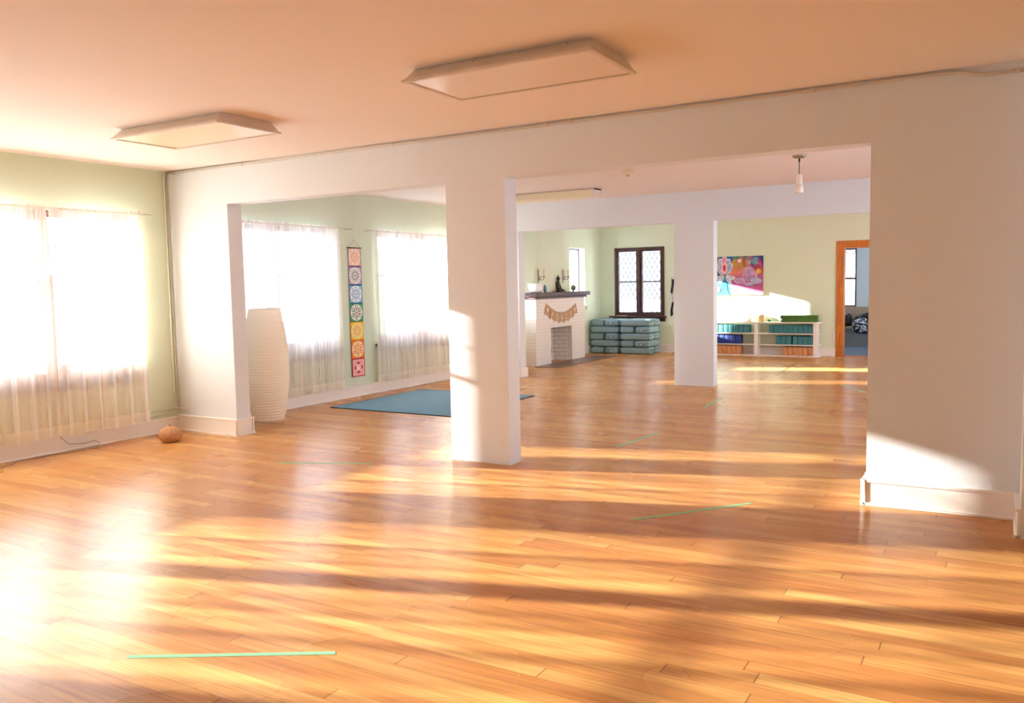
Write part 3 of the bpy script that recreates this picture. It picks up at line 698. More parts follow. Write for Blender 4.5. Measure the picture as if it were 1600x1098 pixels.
for i, (bg, ed, pale, ink) in enumerate(cols):
    v0 = (6-i)*ph_; cu_, cv_ = pw/2, v0+ph_/2; r = pw*.46; rv = r*.95
    A.rect(0, pw, v0, v0+ph_, ed); A.rect(.012, pw-.012, v0+.012, v0+ph_-.012, bg)
    if i == 6:
        A.rect(.03, pw-.03, v0+.03, v0+ph_-.03, pale); A.circ(cu_, cv_, r*.82, rv*.82, ink, 4, PI/4*0)
        for k in range(4): a = PI/4+k*PI/2; A.circ(cu_+r*.55*math.cos(a), cv_+rv*.55*math.sin(a), r*.36, r*.30, ink, 16, a); A.circ(cu_+r*.55*math.cos(a), cv_+rv*.55*math.sin(a), r*.25, r*.19, pale, 16, a)
        A.circ(cu_, cv_, r*.5, rv*.5, ink); A.circ(cu_, cv_, r*.42, rv*.42, pale)
    else:
        A.circ(cu_, cv_, r, rv, pale, 28)
        np_ = (8, 14, 8, 6, 10, 6)[i]
        for k in range(np_):
            a = 2*PI*k/np_+PI/2; A.circ(cu_+r*.62*math.cos(a), cv_+rv*.62*math.sin(a), r*.27, r*min(.26, 1.35/np_), ink, 12, a)
        for k in range(np_):
            a = 2*PI*k/np_+PI/2; A.circ(cu_+r*.66*math.cos(a), cv_+rv*.66*math.sin(a), r*.16, r*min(.15, .8/np_), pale, 10, a)
        A.circ(cu_, cv_, r*.40, rv*.40, pale); A.circ(cu_, cv_, r*.33, rv*.33, ink); A.circ(cu_, cv_, r*.27, rv*.27, pale)
        A.circ(cu_, cv_, r*.12, rv*.12, 'd8344a' if i == 3 else ink)
A.build('mandala_print', o, '_print')
MB().tube([(.012, ty0-.018, tz1), (.012, ty1+.018, tz1)], .006).build('hanger_rod', M_dark, o)
MB().tube([(.012, ty0+.01, tz1+.004), (.012, (ty0+ty1)/2, tz1+.10), (.012, ty1-.01, tz1+.004)], .0018, 5).build('hanger_cord', mat('tan_cord', 'a08c70', .8), o)
tag(MB().tube([(.001, (ty0+ty1)/2, tz1+.105), (.016, (ty0+ty1)/2, tz1+.107)], .003).build('wall_hook', M_metal), 'tiny hook holding the cord of the chakra hanging', 'hook')

# ------------------------------------------------------------------ rug, tapes, basket
mb = MB().rbox(.39, 2.16, 1.83, 3.66, .0, .008, .003)
o = empty('blue_rug', (1.27, 2.74, 0), 'square slate blue mat on the floor behind the centre pillar', 'rug')
mb.build('mat_surface', mat('slate_blue_weave', '6f9cb0', .8, var=.12, vscale=40, bump=.2, bscale=120), o)
mb = MB().box(.385, 2.165, 1.824, 1.834, 0, .009).box(.385, 2.165, 3.656, 3.666, 0, .009).box(.384, .394, 1.824, 3.666, 0, .009).box(2.156, 2.166, 1.824, 3.666, 0, .009)
mb.build('mat_binding', mat('dark_teal_binding', '20343c', .8), o)
M_tape = mat('mint_green_tape', '8ad3a6', .6, var=.06, vscale=20)
tapes = [((4.372, -3.642), (5.073, -3.23), 'mint tape strip nearest the camera, at lower left of the floor'), ((5.408, -.989), (5.94, -.30), 'mint tape strip in front of the wide opening right of the centre pillar'),
         ((4.433, 1.046), (4.512, 1.838), 'mint tape strip just right of the centre pillar, in the middle room'), ((4.417, 3.582), (4.385, 4.369), 'short mint tape strip in front of the far pillar'),
         ((2.187, -.738), (2.91, -.423), 'faint mint tape strip left of the centre pillar on glossy floor'), ((5.464, 6.238), (5.859, 5.544), 'mint tape strip in the far room near the right wall end'),
         ((1.35, 5.87), (1.75, 6.01), 'faint mint tape strip on the floor before the fireplace')]
for (a, b, lb) in tapes:
    a = Vector((*a, 0)); b = Vector((*b, 0)); d_ = (b-a).normalized(); s_ = Vector((-d_.y, d_.x, 0))*.0135
    mb = MB(); mb.add([a-s_, b-s_+d_*.006, b+s_, a+s_-d_*.004]+[v+Vector((0, 0, .0012)) for v in (a-s_, b-s_+d_*.006, b+s_, a+s_-d_*.004)], [(0, 1, 2, 3), (7, 6, 5, 4), (0, 4, 5, 1), (1, 5, 6, 2), (2, 6, 7, 3), (3, 7, 4, 0)])
    tag(mb.build('floor_tape', M_tape), lb, 'tape', 'mint green tape marks on the wood floor')
a = Vector((4.401, 7.094, 0)); b = Vector((4.284, 9.307, 0)); mb = MB()
mb.add([a+Vector((-.01, 0, 0)), a+Vector((.01, 0, 0)), b+Vector((.01, 0, 0)), b+Vector((-.01, 0, 0))]+[a+Vector((-.01, 0, .001)), a+Vector((.01, 0, .001)), b+Vector((.01, 0, .001)), b+Vector((-.01, 0, .001))], [(0, 1, 2, 3), (7, 6, 5, 4), (0, 4, 5, 1), (1, 5, 6, 2), (2, 6, 7, 3), (3, 7, 4, 0)])
o = mb.build('trim_1', M_dark); o['kind'] = 'structure'

# woven basket
bx, by = .505, -.495
o = empty('woven_basket', (bx, by, 0), 'small round tan woven basket with lid on the floor by the corner', 'basket')
wk = mat('wicker', 'c08a5e', .7, var=.3, vscale=60)
prof = [(.0, .002)]
for k in range(36):
    t = k/35; a_ = -1.15+t*2.25; prof.append((.107*math.cos(a_)**.70, .068+.066*math.sin(a_)/math.sin(1.15)))
MB().lathe(prof, (bx, by, 0), 56, fn=lambda a, z: 1+.018*math.sin(a*22)).build('basket_bowl', wk, o)
MB().lathe([(.062, .128), (.056, .137), (.036, .146), (.015, .151), (0, .152)], (bx, by, 0), 40, fn=lambda a, z: 1+.02*math.sin(a*18)).build('lid', wk, o)
MB().tube([(bx-.014, by, .147), (bx-.012, by, .160), (bx, by, .167), (bx+.012, by, .160), (bx+.014, by, .147)], .005).build('lid_handle', mat('dark_wicker', '8a6444', .7), o)

# ------------------------------------------------------------------ fireplace
fy0, fy1, fx = 7.0, 8.95, .37
oy0, oy1, oz = 7.553, 8.385, .645
fp = empty('fireplace', (0, 7.97, 0), 'white painted brick fireplace with dark wood mantel in the far room', 'fireplace')
mb = MB()
mb.box(.002, fx, fy0, oy0, 0, 1.175).box(.002, fx, oy1, fy1, 0, 1.175).box(.002, fx, oy0, oy1, oz, 1.175)
mb.build('brick_surround', M_brick, fp)
mb = MB()      # soldier course round the opening
for k in range(13):
    yy = oy0-.03+k*(oy1-oy0+.06)/13; mb.box(fx, fx+.004, yy+.004, yy+(oy1-oy0+.06)/13-.004, oz+.005, oz+.19)
for k in range(5):
    yy = oy0-.30+k*.055; mb.box(fx, fx+.003, yy, yy+.047, oz+.02, oz+.50) if k < 0 else None
mb.build('soldier_course', mat('white_brick_paint', 'efe6e0', .5), fp, .002)
fb = MB(); fb.add([(.31, oy0, 0), (.31, oy0, oz), (.06, oy0+.2, 0), (.06, oy0+.2, oz), (.06, oy1-.13, 0), (.06, oy1-.13, oz), (.31, oy1, 0), (.31, oy1, oz)],
                 [(0, 1, 3, 2), (2, 3, 5, 4), (4, 5, 7, 6), (1, 7, 5, 3)])
fb.build('firebox_brick', brick_mat('greyish_firebox_brick', 'd8cfc6', 'aca298', bw=.24, rh=.075), fp)
for (y_, z_, w_, h_) in ((8.25, .60, .03, .05), (8.25, .52, .012, .03), (8.245, .43, .012, .03), (8.24, .34, .01, .04), (8.242, .24, .012, .03), (8.24, .16, .01, .03),
                         (7.97, .225, .34, .007), (7.96, .15, .30, .007), (8.14, .19, .008, .08), (7.85, .45, .006, .07), (8.02, .40, .006, .1), (7.93, .52, .005, .06)):
    MB().box(.0615, .0645, y_-w_/2, y_+w_/2, z_-h_/2, z_+h_/2).build('mortar_crack', mat('soot_black', '2c2624', .9), fp)
MB().box(.002, .43, 6.96, 9.09, 1.205, 1.275).build('mantel_shelf', M_dark, fp, .005)
MB().box(.002, .40, 6.97, 9.0, 1.165, 1.205).build('mantel_moulding', M_dark, fp, .010)
# hearth
M_hearth = mat('dark_brown_tile', '6e4a3c', .35, var=.35, vscale=22)
h = MB().box(fx+.002, .86, 6.92, 9.25, 0, .010); tag(h.build('hearth', M_hearth, bevel=.003), 'dark brown tiled hearth strip on the floor before the fireplace', 'hearth')
# tapering plaster chimney breast
mb = MB(); zt_, zb_ = H, 1.2755
mb.add([(.26, 7.06, zb_), (.26, 8.56, zb_), (.20, 8.36, zt_), (.20, 7.60, zt_), (.001, 6.72, zb_), (.001, 8.80, zb_), (.001, 8.55, zt_), (.001, 7.28, zt_)],
       [(0, 1, 2, 3), (0, 3, 7, 4), (1, 5, 6, 2), (4, 7, 6, 5), (0, 4, 5, 1), (3, 2, 6, 7)])
struct('wall_chimney', mb, M_green, bevel=.006)

# bunting
Zc = lambda t: 1.085-.16*math.sin(PI*t)-.0*t
bu = empty('peace_bunting', (fx+.01, 7.95, 1.0), 'burlap pennant bunting spelling PEACE hung on the white brick', 'bunting')
M_burlap = mat('burlap', 'c39d7c', .9, var=.2, vscale=90)
M_letter = mat('cream_letter_paint', 'e8cfae', .8)
by0, by1 = 7.36, 8.56
def bz(y): t = (y-by0)/(by1-by0); return 1.09-.03*t-.17*(1-(2*t-1)**2)
MB().tube([(fx+.010, by0+(by1-by0)*k/24, bz(by0+(by1-by0)*k/24)) for k in range(25)], .0035, 6).build('string', M_burlap, bu)
def glyph(ch):
    cu_ = bpy.data.curves.new('t', 'FONT'); cu_.body = ch; cu_.size = .15; cu_.align_x = 'CENTER'; cu_.extrude = .0008
    ob = bpy.data.objects.new('t', cu_); C.objects.link(ob); dg = bpy.context.evaluated_depsgraph_get(); dg.update()
    me = bpy.data.meshes.new_from_object(ob.evaluated_get(dg)); bpy.data.objects.remove(ob); return me
for k, ch in enumerate('*PEACE*'):
    t = (k+.5)/7; y = by0+(by1-by0)*t; z = bz(y); sl = (bz(y+.01)-bz(y-.01))/.02; a = math.atan(sl)*.75
    w_ = .172; hh = .195; ca, sa = math.cos(a), math.sin(a)
    fx_ = fx+.008+.002*(k % 2)
    P = lambda u, v: (y+u*ca-v*sa, z+u*sa+v*ca)
    pts = [P(-w_/2, 0), P(w_/2, 0), P(w_/2, -hh), P(0, -hh+.045), P(-w_/2, -hh)]
    fobj = MB().prism(pts, lambda u, v, s_: (fx_+.003*s_, u, v)).build('pennant', M_burlap, bu)
    if ch == '*':
        hp = [(.042*math.sin(q)**3*1.0, .036*math.cos(q)-.013*math.cos(2*q)-.006*math.cos(3*q)) for q in [2*PI*i/26 for i in range(26)]]
        MB().prism([P(u, v-.08) for u, v in hp], lambda u, v, s_: (fx_+.003+.0012*s_, u, v)).build('heart', M_letter, fobj)
    else:
        me = glyph(ch); me.materials.append(M_letter)
        lo = bpy.data.objects.new('letter', me); C.objects.link(lo); lo.parent = fobj
        c_ = P(0, -.142); base = parent_loc(fobj)
        # x of text -> +y of wall, y of text -> +z, normal -> +x
        Mx = Matrix(((0, 0, 1), (ca, -sa, 0), (sa, ca, 0))).to_4x4(); Mx.translation = Vector((fx_+.0038, c_[0], c_[1]))-base
        lo.matrix_local = Mx

# sconces
def sconce(y, label):
    o = empty('wall_sconce', (.252, y, 1.50), label, 'sconce', 'two candle wall sconces')
    x = .256
    MB().prism([(-.025, .12), (0, .16), (.025, .12), (.018, .02), (.028, -.05), (0, -.12), (-.028, -.05), (-.018, .02)], lambda u, v, s_: (x+.01*s_-.006, y+u, 1.54+v)).build('back_plate', mat('aged_silver', '9c948c', .35, metal=.8), o, .003)
    for sy in (-1, 1):
        MB().tube([(x, y, 1.53), (x+.03, y+sy*.03, 1.50), (x+.06, y+sy*.065, 1.505), (x+.07, y+sy*.075, 1.54)], .006).build('arm', mat('aged_silver', '9c948c', .35, metal=.8), o)
        cx_, cy_ = x+.07, y+sy*.075
        MB().lathe([(0, 1.54), (.026, 1.545), (.03, 1.555), (.013, 1.56)], (cx_, cy_, 0), 14).build('drip_cup', mat('aged_silver', '9c948c', .35, metal=.8), o)
        MB().lathe([(.012, 1.56), (.012, 1.63), (.006, 1.634)], (cx_, cy_, 0), 12).build('candle_sleeve', mat('cream_wax', 'ead7ae', .5), o)
        MB().lathe([(.006, 1.634), (.014, 1.65), (.013, 1.665), (.003, 1.70)], (cx_, cy_, 0), 12).build('bulb', mat('amber_bulb', 'e8c894', .3), o)
sconce(7.33, 'two candle sconce on the green chimney, above the white bowl')
sconce(8.28, 'two candle sconce on the green chimney, nearest the small window')

# things on the mantel
mz = 1.2755
o = empty('white_bowl', (.27, 7.13, mz), 'white rounded square bowl at the left end of the mantel', 'bowl')
mb = MB(); vs = []; fs = []; n = 36; cx, cy = .27, 7.15
def sq(a, r): c_, s_ = math.cos(a), math.sin(a); k_ = 1/((abs(c_)**4+abs(s_)**4)**.25); return r*k_*c_, r*k_*s_
pr = [(.06, .002), (.095, .008), (.113, .030), (.119, .07), (.121, .165), (.113, .165), (.110, .075), (.10, .03), (.03, .014)]
for r, z in pr:
    for i in range(n): dx_, dy_ = sq(2*PI*i/n, r); vs.append((cx+dx_, cy+dy_, mz+z))
for k in range(len(pr)-1):
    for i in range(n): j = (i+1) % n; fs.append((k*n+i, k*n+j, (k+1)*n+j, (k+1)*n+i))
fs += [tuple(range(n))[::-1], tuple((len(pr)-1)*n+i for i in range(n))]
mb.add(vs, fs, True); mb.build('bowl_body', mat('white_ceramic', 'f4f2f2', .25), o)
def glassy(name, c):
    m = mat(name, c, .1, spec=.8); m.node_tree.nodes['Principled BSDF'].inputs['Transmission Weight'].default_value = .35; return m
o = empty('blue_glass_vase', (.25, 7.55, mz), 'small egg shaped blue glass holder beside the white bowl', 'vase')
MB().lathe([(.022, .001), (.028, .004), (.040, .03), (.044, .065), (.038, .10), (.024, .128), (.012, .138), (.008, .135), (.02, .122), (.032, .095), (.037, .062), (.032, .03), (0, .015)], (.25, 7.55, mz), 24).build('vase_body', glassy('blue_glass', '6f9fcb'), o)
# buddha statue: one continuous seated figure
bxx, byy = .29, 8.02
M_bronze = mat('dark_bronze', '40362b', .45, var=.35, vscale=30, metal=.3)
o = empty('seated_buddha_statue', (bxx, byy, mz), 'dark bronze seated buddha figurine on the middle of the mantel', 'statue')
def skin(name, verts, edges, radii, m, parent, sub=2):
    me = bpy.data.meshes.new(name); o0 = parent_loc(parent)
    me.from_pydata([tuple(Vector(v)-o0) for v in verts], edges, [])
    ob = bpy.data.objects.new(name, me); C.objects.link(ob); ob.parent = parent
    ob.modifiers.new('skin', 'SKIN'); ob.modifiers.new('sub', 'SUBSURF').levels = sub; ob.modifiers['sub'].render_levels = sub
    for i, r in enumerate(radii):
        sv = me.skin_vertices[0].data[i]; sv.radius = (r, r) if not isinstance(r, tuple) else r; sv.use_root = (i == 0)
    me.materials.append(m); return ob
# faces +x; spans y. root pelvis
B = lambda dx, dy, dz: (bxx+dx, byy+dy, mz+dz)
V = [B(-.01, 0, .035), B(-.012, 0, .08), B(-.008, 0, .125), B(-.004, 0, .16), B(-.002, 0, .180), B(0, 0, .205), B(0, 0, .232),
     B(-.004, .036, .148), B(.0, .058, .105), B(.026, .050, .062), B(.048, .020, .048),
     B(-.004, -.036, .148), B(.0, -.058, .105), B(.026, -.050, .062), B(.048, -.020, .048),
     B(.02, .045, .028), B(.045, .092, .024), B(.072, .040, .022), B(.085, -.02, .022),
     B(.02, -.045, .028), B(.045, -.092, .024), B(.080, -.045, .036), B(.085, .01, .040)]
E_ = [(0, 1), (1, 2), (2, 3), (3, 4), (4, 5), (5, 6), (3, 7), (7, 8), (8, 9), (9, 10), (3, 11), (11, 12), (12, 13), (13, 14), (0, 15), (15, 16), (16, 17), (17, 18), (0, 19), (19, 20), (20, 21), (21, 22)]
Rr = [.042, .032, .036, .026, .013, .025, .024, .017, .013, .010, .008, .017, .013, .010, .008, .026, .020, .016, .009, .026, .020, .016, .009]
skin('figure', V, E_, Rr, M_bronze, o)
MB().lathe([(.018, .200), (.026, .218), (.023, .232), (.015, .241), (.011, .246), (.010, .256), (.004, .268), (0, .282)], (bxx-.003, byy, mz), 16).build('topknot', M_bronze, o)
f_ = MB(); f_.ell(B(.027, 0, .213), .006, .005, .009).ell(B(.023, .010, .220), .004, .005, .003).ell(B(.023, -.010, .220), .004, .005, .003).ell(B(.024, 0, .200), .004, .008, .003).ell(B(0, .027, .212), .005, .005, .016).ell(B(0, -.027, .212), .005, .005, .016)
f_.build('face_features', M_bronze, o); o.scale = (1.13, 1.13, 1.13)
MB().lathe([(.08, .0005), (.085, .004), (.075, .016), (.06, .02), (0, .02)], (bxx+.03, byy, mz), 28, fn=lambda a, z: 1+.35*abs(math.sin(a))).build('lotus_base', M_bronze, o)
# crystals either side
M_cry = mat('pinkish_crystal', 'c79a84', .4, var=.3, vscale=40)
def crystal(y, lb, m, n=4, s=1.0, x=.30):
    mb = MB()
    rr = random.Random(int(y*100))
    for k in range(n):
        a = rr.uniform(-.7, .7); l = rr.uniform(.03, .055)*s; yy = y+(k-n/2)*.016*s
        T = Matrix.Translation((x+rr.uniform(-.01, .01), yy, mz+.004)) @ Matrix.Rotation(a, 4, 'X')
        mb.lathe([(.011*s, 0), (.012*s, l*.75), (0, l)], (0, 0, 0), 6, False, T=T)
    mb.v = [Vector((v.x, v.y, max(v.z, mz+.0005))) for v in mb.v]
    tag(mb.build('crystal_cluster', m), lb, 'crystal')
crystal(7.86, 'small pinkish crystal cluster left of the buddha figurine', M_cry)
crystal(8.235, 'small dark crystal cluster right of the buddha figurine', mat('dark_crystal', '6a5a48', .4), 4, .9)
o = empty('stone_on_stand', (.28, 8.66, mz), 'rounded grey stone on a tiny stand at the right of the mantel', 'stone')
mb = MB(); mb.ell((.28, 8.66, mz+.072), .04, .066, .048, 24, nz=.35, seed=2); mb.build('stone', mat('mottled_stone', '9a8f72', .6, col2='4e4a3c', vscale=25, bump=.5, bscale=40), o)
mb = MB().lathe([(.022, .001), (.024, .008), (.014, .014), (.012, .03), (.03, .036), (.03, .040)], (.28, 8.66, mz), 14); mb.build('stand', M_dark, o)

# ------------------------------------------------------------------ bolsters
M_bol = mat('grey_teal_canvas', '86a3aa', .85, var=.10, vscale=30, bump=.2, bscale=150)
M_tagw = mat('white_label_cloth', 'e8e8e4', .8)
def bolster_mesh():
    L_, W_, Hh = .63, .305, .132
    bm = bmesh.new(); bmesh.ops.create_cube(bm, size=1)
    bmesh.ops.subdivide_edges(bm, edges=bm.edges, cuts=5, use_grid_fill=True)
    mb = MB()
    vs = []
    for v in bm.verts:
        x, y, z = v.co*2
        # super-ellipsoid section across y-z, flat ends
        rr_ = (abs(y)**6+abs(z)**6)**(1/6) if max(abs(y), abs(z)) > 0 else 1
        mx_ = max(abs(y), abs(z))
        k = mx_/rr_ if rr_ > 0 else 1
        e_ = 1-.06*max(0, abs(x)-.8)/.2
        sag = 1+.05*math.cos(x*PI/2)
        vs.append(Vector((x*L_/2*(1-.02*(y*y+z*z)), y*k*W_/2*e_, z*k*Hh/2*e_*sag)))
    mb.add(vs, [[v.index for v in f.verts] for f in bm.faces], True); bm.free(); return mb
protoB = empty('bolster', (0, 0, 0))
b1 = bolster_mesh().build('bolster_body', M_bol, protoB)
sb = b1.modifiers.new('sub', 'SUBSURF'); sb.levels = 1; sb.render_levels = 1
for sx in (-1, 1):
    n = 28; pts = []
    for i in range(n+1):
        a = 2*PI*i/n; cy_, cz_ = math.cos(a), math.sin(a); k = 1/((abs(cy_)**4+abs(cz_)**4)**.25)
        pts.append((sx*.300, cy_*k*.140, cz_*k*.060))
    MB().tube(pts, .0035, 6).build('piping', M_bol, protoB)
MB().tube([(-.315, -.07, .015), (-.335, -.04, .018), (-.34, 0, .018), (-.335, .04, .018), (-.315, .07, .015)], .010, 8).build('handle', M_bol, protoB)
tg = MB().box(-.345, -.343, -.012, .012, -.02, .016).build('care_tag', M_tagw, protoB); tg['label'] = 'small white label'
first = [True]
def place_bolster(x, y, z, rz, label):
    if first[0]: o = protoB; first[0] = False
    else: o = tree_copy(protoB)
    o.location = (x, y, z); o.rotation_euler = (0, 0, rz)
    tag(o, label, 'bolster', 'grey teal bolsters stacked under the leaded window')
rows = ['bottom row', 'second row up', 'middle row', 'fourth row up', 'top row']
zz = .0685
for stack, xc, yc in (('left', .375, 10.155), ('right', 1.03, 10.14)):
    for k in range(5):
        z = .070+k*.1385; endon = (k % 2 == 0) if stack == 'left' else (k % 2 == 1)
        for j in (0, 1):
            jx = R.uniform(-.006, .006); an = R.uniform(-.02, .02)
            if endon:
                place_bolster(xc-.16+.32*j+jx, yc+R.uniform(-.01, .01), z, PI/2 + (0 if (j == 1) == (stack == 'left' or k == 3) or k == 3 else PI)+an if False else (PI/2 if (j == 1) else -PI/2)+an,
                              'bolster end outward, %s of the %s stack, %s one' % (rows[k], stack, ('left', 'right')[j]))
            else:
                place_bolster(xc+jx, yc-.16+.32*j, z, an+(0 if stack == 'left' else PI),
                              'bolster laid sideways, %s of the %s stack, %s one' % (rows[k], stack, ('front', 'rear')[j]))

tag(MB().box(.40, .62, Y3a-.085, Y3a-.035, .7355, .7455).build('folded_paper', mat('white_paper', 'e9e4e0', .8), bevel=.002), 'white folded paper lying on the dark leaded window sill', 'paper')
# scarf/garment hanging by the far pillar
mb = MB(); vs = []; fs = []
for k in range(25):
    for i in range(9):
        u = i/8; t = k/24; vs.append((1.57+.055*u+.012*math.sin(k*.5), Y3a-.05+.02*math.sin(u*9+t*3), 1.52-.77*t-.02*math.sin(u*6)))
for k in range(24):
    for i in range(8): q = k*9+i; fs.append((q, q+1, q+10, q+9))
mb.add(vs, fs, True)
sm = bpy.data.materials.new('purple_white_stripe'); sm.use_nodes = True; nt = sm.node_tree
wv = nt.nodes.new('ShaderNodeTexWave'); wv.inputs['Scale'].default_value = .7; wv.inputs['Distortion'].default_value = 2; wv.bands_direction = 'Z'
rp = nt.nodes.new('ShaderNodeValToRGB'); rp.color_ramp.elements[0].color = (.02, .012, .035, 1); rp.color_ramp.elements[0].position = .6; rp.color_ramp.elements[1].position = .8; rp.color_ramp.elements[1].color = (.75, .7, .8, 1)
tc = nt.nodes.new('ShaderNodeTexCoord'); nt.links.new(tc.outputs['Object'], wv.inputs[0]); nt.links.new(wv.outputs[0], rp.inputs[0]); nt.links.new(rp.outputs[0], nt.nodes['Principled BSDF'].inputs['Base Color'])
so_ = mb.build('hanging_scarf', sm); sl_ = so_.modifiers.new('s', 'SOLIDIFY'); sl_.thickness = .006
tag(so_, 'dark and white scarf hanging on the back wall beside the far pillar', 'scarf')

# ------------------------------------------------------------------ painting
py0 = Y3a-.035; px0, px1, pz0, pz1 = 2.33, 3.39, 1.145, 1.885
o = empty('lotus_painting', ((px0+px1)/2, Y3a, pz0), 'colourful canvas of a lotus and a meditating figure above the low shelf', 'painting')
MB().box(px0, px1, py0, Y3a-.002, pz0, pz1).build('canvas', mat('canvas_edge', 'cfc4b4', .8), o)
W_, H_ = px1-px0, pz1-pz0
A = Art(lambda u, v, z: (px0+u, py0-.0005-z*2, pz0+v), W_, H_)
# u,v in units of the visible picture: 0..1 across
U = lambda u: u*W_
Vv = lambda v: v*H_
def ppoly(pts, c): A.poly([(U(a), Vv(b)) for a, b in pts], c)
def pc(u, v, ru, rv, c, rot=0): A.circ(U(u), Vv(v), U(ru), Vv(rv), c, 22, rot)
A.rect(0, W_, 0, H_, 'b8608c')
ppoly([(0, 0), (.45, 0), (.40, .35), (.46, 1), (0, 1)], '2f74a0'); ppoly([(0, .55), (.2, .6), (.22, 1), (0, 1)], '6f7a72'); ppoly([(.22, .75), (.48, .7), (.47, 1), (.25, 1)], '2562ae')
ppoly([(.40, .25), (1, .2), (1, .02), (.42, 0)], 'c9639a'); pc(.56, .72, .15, .26, 'c7a04e'); pc(.55, .55, .16, .2, 'd98a6a'); pc(.60, .45, .2, .12, 'cf7088'); pc(.9, .85, .12, .18, '3c5590'); pc(.86, .86, .07, .1, '6a9aa8'); pc(.97, .8, .05, .22, '2f4a86')
pc(.94, .80, .03, .14, 'c83a86', .3); pc(.9, .65, .1, .14, 'a84468'); pc(.92, .6, .055, .075, 'e8a248'); pc(.92, .6, .03, .04, 'f0c860')
pc(.57, .88, .055, .075, 'e0566a'); pc(.575, .88, .04, .055, 'f3e2c8'); ppoly([(.62, .98), (.68, .98), (.68, .7), (.64, .75)], 'b5643c'); pc(.69, .97, .05, .05, '4c7a6a')
pc(.52, .96, .08, .04, '5f8a7c'); ppoly([(.5, .3), (1, .42), (1, .3), (.5, .2)], 'd46aa0')
# lotus
for a, l in ((-.95, .2), (-.5, .26), (0, .3), (.5, .26), (.95, .2)):
    cx_, cy_ = .30+.5*l*math.sin(a)*.8, .56+.9*l*math.cos(a)
    pc(cx_, cy_, .062, .19, 'e9d9e6', -a*.55); pc(cx_, cy_, .048, .16, '9cb4d6' if a else 'e79ab4', -a*.55)
pc(.30, .70, .055, .17, 'f3b8c0'); pc(.30, .70, .022, .09, 'd02a5c')
for a, l in ((-1.9, .2), (-2.5, .17), (2.5, .17), (1.9, .2)):
    cx_, cy_ = .31+.62*l*math.sin(a), .50+.75*l*math.cos(a)
    pc(cx_, cy_, .035, .12, 'dfe4ee', -a); pc(cx_+.004, cy_, .02, .08, 'b9c6dd', -a)
pc(.31, .52, .03, .02, '8a7a2c'); ppoly([(.30, .5), (.32, .5), (.36, .1), (.30, 0), (.26, 0)], '2c8cc8'); pc(.17, .15, .06, .07, 'e08aa8'); pc(.17, .15, .035, .045, 'f3c8d8'); ppoly([(.2, 0), (.4, 0), (.36, .12), (.25, .1)], '35b6c4')
# meditating figure
sk, sk2, dk = 'cba0c6', 'b6b4d2', '8a5a9a'
ppoly([(.655, .66), (.70, .72), (.79, .72), (.845, .66), (.90, .50), (.94, .40), (.91, .38), (.86, .44), (.825, .54), (.81, .44), (.80, .36), (.68, .36), (.675, .46), (.665, .54), (.645, .44), (.60, .38), (.57, .40), (.62, .50)], sk)
ppoly([(.70, .36), (.79, .36), (.785, .56), (.77, .66), (.71, .66), (.69, .56)], 'b995c4')
pc(.742, .86, .042, .085, 'b7a8a4'); pc(.742, .93, .055, .05, '9c7a82'); ppoly([(.727, .70), (.757, .70), (.752, .79), (.732, .79)], sk)
pc(.58, .37, .115, .095, dk, .12); pc(.58, .37, .105, .085, sk, .12); pc(.875, .37, .112, .095, dk, -.12); pc(.875, .37, .102, .085, sk2, -.12)
pc(.68, .30, .17, .042, dk, -.25); pc(.68, .30, .16, .035, sk, -.25); pc(.79, .29, .14, .045, dk, .22); pc(.79, .29, .13, .038, sk2, .22)
A.build('painted_surface', o)

# ------------------------------------------------------------------ low shelf with blocks
sy0, sy1 = 10.22, 10.468
o = empty('low_white_shelf', (3.2, 10.35, 0), 'low white three tier open shelf along the green back wall', 'shelf')
xl, xr = 2.12, 4.455
for z0_, z1_ in ((.618, .638), (.413, .431), (.203, .221), (.0, .020)):
    r_ = .07
    pts = [(xl, sy0), (xr-r_, sy0)]+[(xr-r_+r_*math.sin(a), sy0+r_-r_*math.cos(a)) for a in [PI/2*k/6 for k in range(1, 7)]]+[(xr, sy1), (xl, sy1)]
    MB().prism(pts, lambda u, v, s_, z0_=z0_, z1_=z1_: (u, v, z0_ if s_ == 0 else z1_)).build('shelf_board', M_white, o)
for xa in (2.14, 3.28, 4.345):
    for za, zb2 in ((.020, .203), (.221, .413), (.431, .618)):
        MB().box(xa, xa+.065, sy0+.01, sy1-.01, za, zb2).build('upright', M_white, o)
M_teal = mat('teal_foam', '3f8187', .8, var=.06, vscale=30); M_blue = mat('royal_blue_foam', '2c3f8c', .8); M_cork = mat('orange_wood_block', 'dc9a64', .5, var=.2, vscale=10, stretch=(6, 6, 1))
ordn = ['first', 'second', 'third', 'fourth', 'fifth', 'sixth', 'seventh', 'eighth', 'ninth', 'tenth', 'eleventh', 'twelfth']
def block_row(x0, x1, n, z0_, h, m, desc, where, grp, skip=None, dep=.2, rad=.008):
    w_ = (x1-x0)/n; proto = None
    for k in range(n):
        if proto is None:
            mb = MB(); mb.rbox(-w_/2+.003, w_/2-.003, 0, dep, 0, h, rad, 2)
            ob = mb.build('yoga_block', m); proto = ob
        else:
            ob = proto.copy(); C.objects.link(ob)
        sh = 0
        if skip is not None and k < skip: sh = -.02
        ob.location = (x0+w_*(k+.5)+sh, sy0+.018+R.uniform(0, .006), z0_+.0005)
        tag(ob, '%s on %s, %s of %d from the left' % (desc, where, ordn[k], n), 'yoga block', grp)
block_row(3.545, 4.343, 9, .431, .145, M_teal, 'teal foam yoga block', 'the upper right shelf', 'teal blocks on the upper right shelf')
block_row(3.70, 4.343, 7, .221, .150, M_teal, 'teal foam yoga block', 'the middle right shelf', 'teal blocks on the middle right shelf', skip=3)
